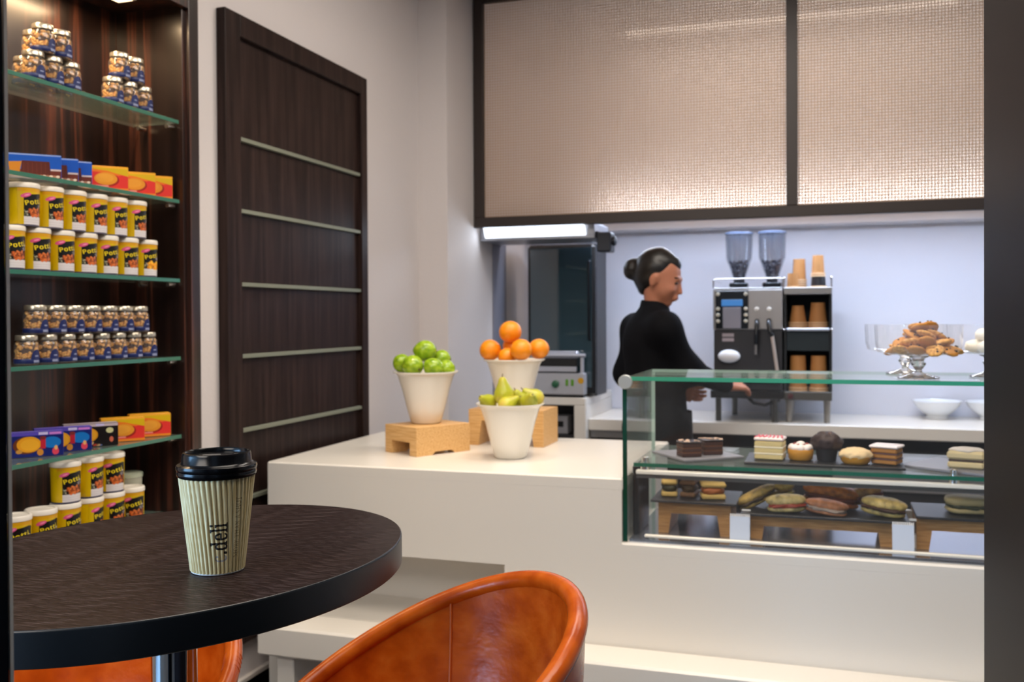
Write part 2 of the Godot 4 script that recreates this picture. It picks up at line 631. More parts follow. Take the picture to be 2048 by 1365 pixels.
func _ready() -> void:
	# ---------- camera ----------
	var cam := Camera3D.new()
	cam.name = "camera"
	add_child(cam)
	cam.position = Vector3(0, 1.40, 0)
	cam.rotation = Vector3(-0.0100771, 0.317045, -0.00540911)
	cam.projection = Camera3D.PROJECTION_FRUSTUM
	cam.near = 0.05
	cam.far = 60.0
	var px := 0.05 / 1923.25
	cam.size = 1365.0 * px
	cam.frustum_offset = Vector2(0, (654.03 - 682.5) * px)
	var lens := CameraAttributesPhysical.new()
	lens.frustum_focal_length = 33.8
	lens.frustum_focus_distance = 1.12
	lens.exposure_aperture = 9.0
	cam.attributes = lens
	cam.current = true
	# ---------- environment ----------
	var we := WorldEnvironment.new()
	we.name = "world_environment"
	var env := Environment.new()
	env.background_mode = Environment.BG_COLOR
	env.background_color = Color(0.72, 0.84, 1.0)
	env.background_energy_multiplier = 1.0
	env.tonemap_mode = Environment.TONE_MAPPER_LINEAR
	env.tonemap_exposure = 1.0
	env.sdfgi_enabled = true
	env.ssao_enabled = true
	env.ssil_enabled = true
	we.environment = env
	add_child(we)
	# ---------- large lights ----------
	# warm ceiling panels over the cafe, a cool strip behind the hanging screen, a white cove above it, daylight from the lobby window
	ceiling_panel(Vector3(-0.1, 2.88, -1.25), Vector2(1.6, 1.2), Color(1.0, 0.95, 0.89), 3.2, "large ceiling panel over the bar table side of the counter")
	ceiling_panel(Vector3(0.1, 2.88, -3.3), Vector2(1.5, 0.3), Color(1.0, 0.96, 0.91), 1.0, "narrow ceiling panel above the counter top and the glass case")
	ceiling_panel(Vector3(-1.3, 2.88, 1.3), Vector2(2.0, 1.6), Color(1.0, 0.95, 0.89), 7.0, "added lobby ceiling panel that fills the counter front with light")  # added unseen fill from the lobby side for the counter front
	ceiling_panel(Vector3(-0.2, 2.88, -4.95), Vector2(1.6, 0.2), Color(1.0, 0.90, 0.80), 0.5, "warm ceiling panel between the wire screen and the back wall")
	strip_light(Vector3(-0.05, 1.895, -4.62), Vector2(2.1, 0.04), Vector3(-90, 0, 0), Color(0.80, 0.88, 1.0), 1.8, "cool light strip hanging over the back counter behind the screen")
	strip_light(Vector3(0.2, 1.905, -5.05), Vector2(2.5, 0.03), Vector3(90, 0, 0), Color(1.0, 0.98, 0.97), 0.9, "white cove light on the ledge behind the wire screen")
	ceiling_panel(Vector3(-0.65, 2.88, -2.75), Vector2(0.5, 0.9), Color(1.0, 0.95, 0.90), 0.8, "added ceiling panel that brightens the wall above the fruit pots")  # added unseen panel, brightens the pale wall with the shelves
	downlight(Vector3(-1.15, 2.895, -2.60), 0.28, "round ceiling downlight above the fruit end of the counter")
	downlight(Vector3(-0.35, 2.895, -2.60), 0.2, "round ceiling downlight above the near end of the glass case")
	downlight(Vector3(0.45, 2.895, -2.60), 0.10, "round ceiling downlight above the far end of the glass case")
	strip_light(Vector3(0.06, 1.846, -4.33), Vector2(2.05, 0.03), Vector3(48, 180, 0), Color(1.0, 0.98, 0.97), 0.8, "white light strip behind the foot of the wire screen")
	area("lobby_window_light", Vector3(-4.35, 1.6, 2.2), Vector2(3.2, 2.2), Vector3(0, -90, 0), Color(0.60, 0.80, 1.0), 42.0)

	build_setting()
	build_cabinet()
	build_wall_panel()
	build_screen()
	build_counters()
	build_case()
	build_back_equipment()
	build_fruit()
	build_case_food()
	build_cake_stands()
	build_shelf_goods()
	build_person()
	build_table_and_stools()


func post_mat() -> StandardMaterial3D:
	var m := M("post_dark", Color("070b12"), 0.55)
	m.metallic_specular = 0.12
	return m


func area(called: String, at: Vector3, size: Vector2, rot: Vector3, c: Color, e: float, parent: Node = null) -> AreaLight3D:
	var l := AreaLight3D.new()
	l.name = called
	l.area_size = size
	l.light_color = c
	l.light_energy = e
	l.set("area_range", 30.0)
	l.set("area_attenuation", 2.0)
	l.shadow_enabled = true
	(self if parent == null else parent).add_child(l, true)
	l.position = at
	l.rotation_degrees = rot
	return l


func glow(key: String, c: Color, e: float) -> StandardMaterial3D:
	var m := M(key, Color(0.9, 0.9, 0.9), 0.4)
	m.emission_enabled = true
	m.emission = c
	m.emission_energy_multiplier = e
	return m


func ceiling_panel(at: Vector3, s: Vector2, c: Color, e: float, label: String) -> void:
	var o := thing("ceiling_light_panel", label, "ceiling light", at)
	var f := MB.new()
	for k in [-1, 1]:
		f.box(Vector3(k * s.x / 2, 0, 0), Vector3(0.02, 0.04, s.y + 0.02), 0.003)
		f.box(Vector3(0, 0, k * s.y / 2), Vector3(s.x, 0.04, 0.02), 0.003)
	part("frame", f, M("white_metal", Color(0.9, 0.9, 0.9), 0.4), o)
	var d := MB.new()
	d.box(Vector3(0, 0.005, 0), Vector3(s.x - 0.02, 0.012, s.y - 0.02))
	part("diffuser", d, glow("panel_glow_%s" % c.to_html(), c, 3.0), o)
	area("panel_light", Vector3(0, -0.03, 0), s * 0.96, Vector3(-90, 0, 0), c, e, o)


func downlight(at: Vector3, e: float, label: String) -> void:
	var o := thing("downlight", label, "ceiling light", at)
	var b := MB.new()
	b.lathe([Vector2(0.045, -0.004), Vector2(0.062, -0.006), Vector2(0.062, 0.0), Vector2(0.045, 0.0)], 28)
	part("trim_ring", b, M("white_metal", Color(0.9, 0.9, 0.9), 0.4), o)
	b = MB.new()
	b.lathe([Vector2(0, -0.001), Vector2(0.045, -0.001), Vector2(0.045, 0.001), Vector2(0, 0.001)], 28)
	part("diffuser", b, glow("downlight_glow", Color(1, 0.93, 0.84), 3.0), o)
	var l := SpotLight3D.new()
	l.name = "downlight_lamp"
	l.light_color = Color(1, 0.93, 0.84)
	l.light_energy = e * 4.0
	l.light_size = 0.045
	l.spot_angle = 34.0
	l.spot_angle_attenuation = 0.6
	l.spot_range = 8.0
	l.spot_attenuation = 2.0
	l.shadow_enabled = true
	o.add_child(l, true)
	l.position = Vector3(0, -0.01, 0)
	l.rotation_degrees = Vector3(-90, 0, 0)


func strip_light(at: Vector3, s: Vector2, rot: Vector3, c: Color, e: float, label: String) -> void:
	var o := thing("light_strip", label, "light strip", at)
	o.rotation_degrees = rot
	var h := MB.new()
	h.box(Vector3(0, 0, 0.007), Vector3(s.x + 0.01, s.y + 0.004, 0.008), 0.001)
	part("housing", h, M("white_metal", Color(0.9, 0.9, 0.9), 0.4), o)
	var d := MB.new()
	d.box(Vector3(0, 0, 0.0015), Vector3(s.x, s.y, 0.003))
	part("diffuser", d, glow("strip_glow_%s" % c.to_html(), c, 3.0), o)
	area("strip_lamp", Vector3(0, 0, -0.004), s, Vector3.ZERO, c, e, o)


func build_setting() -> void:
	var paint := M("wall_paint", Color("d6cfcd"), 0.75)
	paint.normal_enabled = true
	var cool := M("back_wall_paint", Color("dcdde6"), 0.7)
	var fl := tri_tex(M("floor_stone", Color.WHITE, 0.35), noise_tex(0.02, [[0.0, Color("3a342e")], [0.5, Color("4a433b")], [1.0, Color("5a5148")]], 3), Vector3(0.6, 0.6, 0.6), true)
	paint.normal_texture = noise_tex(0.08, [], 4, 3, 256, true)
	paint.normal_scale = 0.05
	paint.uv1_triplanar = true
	paint.uv1_world_triplanar = true
	paint.uv1_scale = Vector3(2, 2, 2)
	var b := MB.new()
	b.bx(-4.6, 3.2, -0.1, 0, -5.4, 5.2)
	struct("floor", b, fl, "dark stone floor under the counter and the bar table")
	b = MB.new()
	b.bx(-4.6, 3.2, 2.9, 3.0, -5.4, 5.2)
	struct("ceiling", b, M("ceiling_paint", Color("e2ddd6"), 0.8), "white painted ceiling above the cafe")
	b = MB.new()   # the wall with the shelves, its opening for the cabinet left free
	b.bx(-1.95, -1.70, 0.305, 2.9, -3.9, -2.318)
	b.bx(-1.95, -1.70, 2.30, 2.9, -2.318, -1.18)
	b.bx(-1.95, -1.70, 0.305, 2.9, -1.18, -0.62)
	struct("wall_left", b, paint, "pale plaster wall round the shelf cabinet and the dark panel")
	b = MB.new()
	b.bx(-1.95, -1.715, 0, 0.305, -3.9, -0.62)
	struct("baseboard_left", b, M("black_base", Color("0e0d0c"), 0.5), "black base under the pale plaster wall")
	b = MB.new()
	b.bx(-1.715, -1.688, 0.288, 0.305, -3.88, -0.62, 0.003)
	struct("trim_1", b, M("trim_paint", Color("d8d0c8"), 0.5), "thin pale strip along the foot of the wall")
	b = MB.new()
	b.bx(-1.95, -1.565, 0, 2.9, -5.2, -3.88)
	struct("wall_pilaster", b, paint, "pale wall pier between the dark panel and the oven corner")
	b = MB.new()
	b.bx(-1.95, 3.1, 0, 2.9, -5.3, -5.15)
	struct("wall_back", b, cool, "cool white wall behind the coffee machine")
	b = MB.new()
	b.bx(-1.565, 3.0, 1.85, 1.895, -5.15, -4.99, 0.004)
	b.bx(-1.565, 3.0, 1.895, 1.93, -5.01, -4.99, 0.003)
	struct("trim_2", b, M("ledge_paint", Color("c9c8cc"), 0.6), "white ledge along the back wall behind the wire screen")
	b = MB.new()
	b.bx(3.0, 3.1, 0, 2.9, -5.2, 5.1)
	struct("wall_right", b, paint, "pale wall at the far end of the counter")
	b = MB.new()   # lobby behind the camera
	b.bx(-4.6, 3.1, 0, 2.9, 5.0, 5.1)
	struct("wall_front", b, M("lobby_paint", Color("8d8178"), 0.8), "lobby wall behind the bar table")
	b = MB.new()
	b.bx(-4.6, -4.5, 0, 0.4, -0.62, 5.0)
	b.bx(-4.6, -4.5, 2.75, 2.9, -0.62, 5.0)
	b.bx(-4.6, -4.5, 0.4, 2.75, -0.62, 0.5)
	b.bx(-4.6, -4.5, 0.4, 2.75, 3.9, 5.0)
	struct("wall_lobby", b, M("lobby_paint"), "lobby wall with the tall window")
	b = MB.new()
	b.bx(-4.6, -1.95, 0, 2.9, -0.74, -0.62)
	struct("wall_lobby_side", b, M("lobby_paint"), "lobby wall beside the shelf cabinet")
	b = MB.new()
	for z in [0.5, 1.63, 2.77, 3.9]:
		b.bx(-4.58, -4.52, 0.4, 2.75, z - 0.03, z + 0.03, 0.004)
	b.bx(-4.58, -4.52, 0.4, 0.46, 0.5, 3.9)
	b.bx(-4.58, -4.52, 2.69, 2.75, 0.5, 3.9)
	var win := struct("window_1", b, M("window_frame", Color("2b2623"), 0.4), "tall lobby window with a dark frame")
	for k in 3:
		var g := MB.new()
		g.bx(-4.553, -4.547, 0.46, 2.69, 0.53 + k * 1.135, 1.6 + k * 1.135)
		part("pane", g, pane("window_pane", Color.WHITE, 0.05), win)
	# the dark posts that frame the view
	var dark := M("post_veneer", Color("191516"), 0.42)
	dark.metallic_specular = 0.14
	b = MB.new()
	b.bx(0.154, 0.62, 0, 2.9, -1.10, 0.18, 0.002)
	struct("column_1", b, dark, "dark veneered pier beside the glass cake case")
	b = MB.new()
	b.bx(-0.70, -0.5624, 0, 2.9, -0.545, -0.20, 0.001)
	var post := struct("column_2", b, post_mat(), "dark post beside the shelf cabinet")
	b = MB.new()
	b.bx(-0.5628, -0.5614, 0.9, 2.9, -0.5475, -0.5445)
	part("edge_strip", b, M("steel_strip", Color("b9b4ac"), 0.3, 0.9), post, "bright metal edge strip")


func build_cabinet() -> void:
	var wood := tri_tex(M("macassar", Color.WHITE, 0.32), noise_tex(0.012, [[0.0, Color("150d0b")], [0.45, Color("221512")], [0.58, Color("38201a")], [0.67, Color("5c3426")], [0.74, Color("30201b")], [1.0, Color("1c1210")]], 11, 5, 512), Vector3(2.2, 0.07, 2.2), true)
	wood.clearcoat_enabled = true
	wood.clearcoat = 0.35
	wood.clearcoat_roughness = 0.2
	var o := thing("display_cabinet", "tall dark striped wood cabinet with glass shelves set into the wall", "cabinet", Vector3(-1.70, 0, -1.75))
	var P := Vector3(-1.70, 0, -1.75)
	var add := func(called, x0, x1, y0, y1, z0, z1):
		var b := MB.new()
		b.bx(x0 - P.x, x1 - P.x, y0, y1, z0 - P.z, z1 - P.z, 0.001)
		return part(called, b, wood, o)
	add.call("back_panel", -1.945, -1.925, 0.32, 2.29, -2.28, -1.20)
	add.call("side_panel", -1.925, -1.703, 0.32, 2.29, -2.28, -2.262)
	add.call("side_panel", -1.925, -1.703, 0.32, 2.29, -1.22, -1.20)
	add.call("top_panel", -1.925, -1.703, 2.27, 2.29, -2.262, -1.22)
	add.call("floor_panel", -1.925, -1.703, 0.32, 0.36, -2.262, -1.22)
	add.call("frame_stile", -1.705, -1.690, 0.306, 2.31, -2.318, -2.276)
	add.call("frame_stile", -1.705, -1.690, 0.306, 2.31, -1.224, -1.182)
	add.call("frame_rail", -1.705, -1.690, 2.265, 2.31, -2.276, -1.224)
	add.call("frame_rail", -1.705, -1.690, 0.306, 0.36, -2.276, -1.224)
	var edge := M("glass_edge", Color("1d6e58"), 0.12)
	edge.clearcoat_enabled = true
	var clear := pane("shelf_glass", Color(0.85, 1, 0.95), 0.10)
	for y in [1.948, 1.729, 1.511, 1.296, 1.080, 0.863, 0.646]:
		var g := MB.new()
		g.bx(-0.15, -0.0005, y - 0.0095, y - 0.0005, -0.488, 0.51)
		var s := part("glass_shelf", g, clear, o)
		var e := MB.new()
		e.bx(-0.0012, 0.0008, y - 0.010, y, -0.49, 0.52, 0.0005)
		part("front_edge", e, edge, s, "green polished glass edge")
		e = MB.new()
		e.bx(-0.1515, -0.1495, y - 0.0095, y - 0.0005, -0.489, 0.515)
		part("rear_edge", e, M("glass_edge_grey", Color("6f6a62"), 0.2), s)
		for x in [-0.03, -0.125]:
			var c := MB.new()
			c.t = Transform3D(Basis(Vector3.RIGHT, PI / 2), Vector3(x, y - 0.016, -0.505))
			c.lathe([Vector2(0, 0), Vector2(0.006, 0), Vector2(0.006, 0.028), Vector2(0, 0.028)], 10)
			part("shelf_pin", c, M("steel_pin", Color("d8d4cc"), 0.25, 1.0), o)
	var dl := thing("cabinet_downlight", "small warm downlight under the top of the shelf cabinet", "lamp", Vector3(-1.79, 2.262, -1.80))
	var r := MB.new()
	r.box(Vector3(0, 0, 0), Vector3(0.06, 0.012, 0.7), 0.002)
	part("housing", r, M("white_metal"), dl)
	var d := MB.new()
	d.box(Vector3(0, -0.007, 0), Vector3(0.045, 0.004, 0.68))
	part("diffuser", d, glow("warm_glow", Color(1, 0.86, 0.68), 3.0), dl)
	area("downlight_lamp", Vector3(0, -0.012, 0), Vector2(0.045, 0.68), Vector3(-90, 0, 0), Color(1, 0.85, 0.66), 0.55, dl)


func build_wall_panel() -> void:
	var wood := tri_tex(M("wenge", Color.WHITE, 0.38), noise_tex(0.02, [[0.0, Color("1d1412")], [0.5, Color("2b1f1c")], [1.0, Color("392a26")]], 21, 4, 256), Vector3(6, 0.35, 6), true)
	wood.metallic_specular = 0.25
	var o := thing("wall_panel", "tall dark wenge panel with five pale inlaid metal strips on the plaster wall", "wall panel", Vector3(-1.70, 0.42, -2.87))
	var P := o.position
	var add := func(called, mt, x0, x1, y0, y1, z0, z1, bev):
		var b := MB.new()
		b.bx(x0 - P.x, x1 - P.x, y0 - P.y, y1 - P.y, z0 - P.z, z1 - P.z, bev)
		return part(called, b, mt, o)
	add.call("backing", wood, -1.70, -1.684, 0.45, 2.28, -3.30, -2.44, 0.0)
	add.call("frame_stile", wood, -1.70, -1.668, 0.42, 2.312, -2.492, -2.415, 0.002)
	add.call("frame_stile", wood, -1.70, -1.668, 0.42, 2.312, -3.325, -3.275, 0.002)
	add.call("frame_rail", wood, -1.70, -1.668, 2.245, 2.312, -3.275, -2.492, 0.002)
	add.call("frame_rail", wood, -1.70, -1.668, 0.42, 0.47, -3.275, -2.492, 0.002)
	var st := M("inlay_metal", Color("878c7c"), 0.45, 0.3)
	for y in [1.940, 1.724, 1.503, 1.286, 1.062, 0.855, 0.64]:
		add.call("metal_strip", st, -1.69, -1.672, y - 0.006, y + 0.006, -3.272, -2.494, 0.001)


func build_screen() -> void:
	var fr := M("screen_frame", Color("2a1f1a"), 0.45)
	var wire := M("screen_wire", Color("b49c88"), 0.5, 0.1)
	var sheet := M("screen_sheet", Color(0.92, 0.84, 0.77, 0.62), 0.6)
	sheet.transparency = BaseMaterial3D.TRANSPARENCY_ALPHA
	sheet.backlight_enabled = true
	sheet.backlight = Color(1, 1, 1)
	var o := thing("hanging_screen", "wide woven wire screen in a dark frame hanging above the service aisle", "screen", Vector3(0, 1.816, -4.2))
	var add := func(called, x0, x1, y0, y1, z0, z1):
		var b := MB.new()
		b.bx(x0, x1, y0, y1, z0, z1, 0.002)
		return part(called, b, fr, o)
	add.call("bottom_rail", -1.561, 1.3, 0, 0.047, -0.04, 0)
	add.call("stile", -1.561, -1.517, 0.047, 1.08, -0.04, 0)
	add.call("stile", -0.163, -0.118, 0.047, 1.08, -0.04, 0)
	add.call("stile", 1.255, 1.3, 0.047, 1.08, -0.04, 0)
	add.call("top_rail", -1.517, 1.255, 1.04, 1.08, -0.04, 0)
	for q in [[-1.517, -0.163], [-0.118, 1.255]]:
		var b := MB.new()
		var x: float = q[0] + 0.006
		while x < q[1]:
			b.bx(x - 0.0026, x + 0.0026, 0.047, 1.04, -0.0235, -0.0205)
			x += 0.0125
		var y := 0.052
		while y < 1.04:
			b.bx(q[0], q[1], y - 0.0026, y + 0.0026, -0.0265, -0.0235)
			y += 0.0125
		var w := part("wire_mesh", b, wire, o, "fine square woven wire mesh")
		w.set_meta("kind", "stuff")
		b = MB.new()
		b.bx(q[0], q[1], 0.047, 1.04, -0.0315, -0.0305)
		part("frosted_pane", b, sheet, o, "frosted sheet behind the wire")


func build_counters() -> void:
	var white := M("solid_surface", Color("e4dfd6"), 0.28)
	var o := thing("service_counter", "long off-white solid service counter with fruit pots and the glass case", "counter", Vector3(-0.5, 0, -2.97))
	var P := o.position
	var b := MB.new()
	var add := func(m: MB, x0, x1, y0, y1, z0, z1, bev := 0.0):
		m.bx(x0 - P.x, x1 - P.x, y0, y1, z0 - P.z, z1 - P.z, bev)
	# front slab round the niche, in the plane z = -2.57
	add.call(b, -1.635, -0.532, 0.70, 0.9555, -2.70, -2.5683)
	add.call(b, -1.635, -1.50, 0.0, 0.70, -2.82, -2.5683)
	add.call(b, -0.869, -0.532, 0.0, 0.70, -2.82, -2.5683)
	add.call(b, -0.532, 2.2, 0.0, 0.7795, -2.70, -2.5683)
	add.call(b, -1.50, -0.869, 0.0, 0.70, -2.84, -2.82)
	add.call(b, -1.50, -0.869, 0.70, 0.72, -2.84, -2.69)
	add.call(b, -1.635, -0.56, 0.0, 0.945, -3.35, -3.30)
	add.call(b, -1.635, -1.60, 0.0, 0.945, -3.30, -2.82)
	add.call(b, -0.56, -0.532, 0.60, 0.945, -3.35, -2.70)
	part("body", b, white, o)
	b = MB.new()
	add.call(b, -1.637, -0.530, 0.925, 0.960, -3.372, -2.568, 0.004)
	part("top_slab", b, white, o)
	b = MB.new()
	add.call(b, -0.56, 2.2, 0.752, 0.785, -3.07, -2.568, 0.005)
	part("case_plinth", b, white, o)
	b = MB.new()
	add.call(b, -0.545, 2.2, 0.0, 0.752, -3.07, -3.05)
	part("back_board", b, white, o)
	# the ledge in front
	var l := thing("ledge_bench", "low off-white ledge bench running along the foot of the counter", "bench", Vector3(0.2, 0.415, -2.5))
	P = l.position
	b = MB.new()
	b.bx(-1.590 - P.x, 2.2 - P.x, 0, 0.087, -2.568 - P.z, -2.430 - P.z, 0.006)
	b.bx(-1.498 - P.x, -0.871 - P.x, 0.02, 0.087, -2.818 - P.z, -2.566 - P.z)
	part("seat_slab", b, white, l)
	for x in [-1.51, -0.4, 0.7]:
		b = MB.new()
		b.bx(x - 0.028 - P.x, x + 0.028 - P.x, -0.415, 0, -2.568 - P.z, -2.455 - P.z, 0.003)
		part("leg", b, white, l)
	# back counter: raised unit for the oven, lower run for the coffee machine
	var rc := thing("raised_counter", "raised white counter unit carrying the oven and the contact grill", "counter", Vector3(-1.34, 0, -4.85))
	P = rc.position
	b = MB.new()
	b.bx(-1.563 - P.x, -1.118 - P.x, 0.966, 1.004, -5.148 - P.z, -4.55 - P.z, 0.004)
	part("top_slab", b, white, rc)
	b = MB.new()
	b.bx(-1.177 - P.x, -1.118 - P.x, 0, 0.966, -5.148 - P.z, -4.55 - P.z, 0.003)
	part("side_panel", b, white, rc)
	b = MB.new()
	b.bx(-1.563 - P.x, -1.177 - P.x, 0, 0.966, -5.148 - P.z, -4.75 - P.z)
	part("niche_back", b, M("dark_cavity", Color("17161a"), 0.6), rc)
	var ra := thing("till_safe", "small grey keypad box in the dark niche under the raised counter", "box", Vector3(-1.275, 0.815, -4.68))
	b = MB.new()
	b.box(Vector3(0, 0.045, 0), Vector3(0.09, 0.09, 0.10), 0.004)
	part("body", b, M("grey_plastic", Color("8d8c90"), 0.45), ra)
	b = MB.new()
	b.box(Vector3(-0.005, 0.05, 0.051), Vector3(0.055, 0.028, 0.004), 0.001)
	part("display", b, M("black_gloss", Color("101114"), 0.2), ra)
	var sh := MB.new()
	sh.bx(-1.563 - P.x, -1.177 - P.x, 0.80, 0.815, -4.75 - P.z, -4.58 - P.z)
	part("niche_shelf", sh, M("dark_cavity"), rc)
	var lc := thing("back_counter", "lower white back counter with the coffee machine and the cup tower", "counter", Vector3(0.4, 0, -4.87))
	P = lc.position
	b = MB.new()
	b.bx(-1.117 - P.x, 2.2 - P.x, 0.842, 0.900, -5.148 - P.z, -4.60 - P.z, 0.004)
	part("top_slab", b, white, lc)
	b = MB.new()
	b.bx(-1.117 - P.x, 2.2 - P.x, 0.0, 0.78, -5.148 - P.z, -4.66 - P.z)
	part("cabinet_body", b, M("dark_cavity"), lc)
	b = MB.new()
	b.bx(-1.117 - P.x, -0.72 - P.x, 0.802, 0.842, -5.0 - P.z, -4.63 - P.z, 0.003)
	part("steel_rail", b, M("brushed_steel", Color("9a9794"), 0.35, 0.9), lc)
	b = MB.new()
	b.bx(0.02 - P.x, 2.0 - P.x, 0.60, 0.775, -4.66 - P.z, -4.64 - P.z, 0.003)
	part("drawer_front", b, M("brushed_steel"), lc)


func build_case() -> void:
	var edge := M("case_edge", Color("2f9a78"), 0.12)
	edge.clearcoat_enabled = true
	var edge_dark := M("glass_edge_dark", Color("0d4030"), 0.1)
	var clear := pane("case_glass", Color(0.9, 1, 0.96), 0.07)
	var steel := M("case_rail", Color("efeadc"), 0.35, 0.1)
	var P := Vector3(0.2, 0.785, -2.8)
	var o := thing("display_case", "glass cake display case with green edges built onto the counter", "display case", P)
	var bar := func(called, mt, x0, x1, y0, y1, z0, z1, par: Node, bev := 0.0, lb := ""):
		var b := MB.new()
		b.bx(x0 - P.x, x1 - P.x, y0 - P.y, y1 - P.y, z0 - P.z, z1 - P.z, bev)
		return part(called, b, mt, par, lb)
	var sp = bar.call("side_pane", clear, -0.530, -0.520, 0.787, 1.224, -3.03, -2.582, o)
	bar.call("front_edge", edge_dark, -0.531, -0.519, 0.787, 1.224, -2.582, -2.579, sp)
	bar.call("rear_edge", M("glass_edge_pale", Color("a9c4b8"), 0.15), -0.5305, -0.5195, 0.787, 1.224, -3.033, -3.03, sp)
	var tp = bar.call("top_pane", clear, -0.519, 2.0, 1.226, 1.236, -2.98, -2.582, o)
	bar.call("front_edge", edge, -0.519, 2.0, 1.2255, 1.2365, -2.582, -2.579, tp)
	bar.call("rear_edge", M("glass_edge_pale"), -0.519, 2.0, 1.2265, 1.2355, -2.983, -2.98, tp)
	var fg := pane("front_glass", Color.WHITE, 0.01)
	fg.metallic_specular = 0.2
	clear.metallic_specular = 0.38
	bar.call("front_pane", fg, -0.519, 2.0, 0.79, 1.224, -2.581, -2.577, o)
	var sh = bar.call("glass_shelf", clear, -0.505, 2.0, 0.990, 0.999, -2.99, -2.602, o)
	bar.call("front_edge", M("shelf_edge_green", Color("14614c"), 0.12), -0.505, 2.0, 0.9895, 0.9995, -2.602, -2.599, sh)
	bar.call("shelf_rail", steel, -0.50, 2.0, 0.968, 0.979, -2.625, -2.605, o, 0.002)
	bar.call("rail_skirt", M("skirt_grey", Color("5c5a56"), 0.4, 0.5), -0.50, 2.0, 0.957, 0.968, -2.622, -2.612, o)
	bar.call("bottom_rail", steel, -0.475, 2.0, 0.798, 0.806, -2.605, -2.592, o, 0.002)
	bar.call("deck", M("deck_steel", Color("b9c0cc"), 0.12, 0.85), -0.515, 2.0, 0.7855, 0.794, -3.02, -2.584, o)
	bar.call("rear_post", M("post_steel", Color("3f4448"), 0.25, 0.8), -0.516, -0.498, 0.794, 0.985, -2.80, -2.64, o, 0.003)
	for x in [-0.478, 0.30, 1.1]:
		var c := MB.new()
		c.t = Transform3D(Basis(), Vector3(x - P.x, 0.979 - P.y, -2.625 - P.z))
		c.lathe([Vector2(0, 0), Vector2(0.013, 0), Vector2(0.013, 0.020), Vector2(0.009, 0.020), Vector2(0.009, 0.033), Vector2(0.004, 0.036), Vector2(0, 0.036)], 16)
		part("shelf_clamp", c, M("steel_pin"), o)
	var d := MB.new()
	d.t = Transform3D(Basis(Vector3.RIGHT, PI / 2), Vector3(-0.522 - P.x, 1.222 - P.y, -2.583 - P.z))
	d.lathe([Vector2(0, 0), Vector2(0.018, 0), Vector2(0.0195, 0.002), Vector2(0.0195, 0.010), Vector2(0.018, 0.012), Vector2(0, 0.012)], 28)
	part("corner_clamp", d, M("clamp_steel", Color("c9ccc8"), 0.35, 0.7), o)


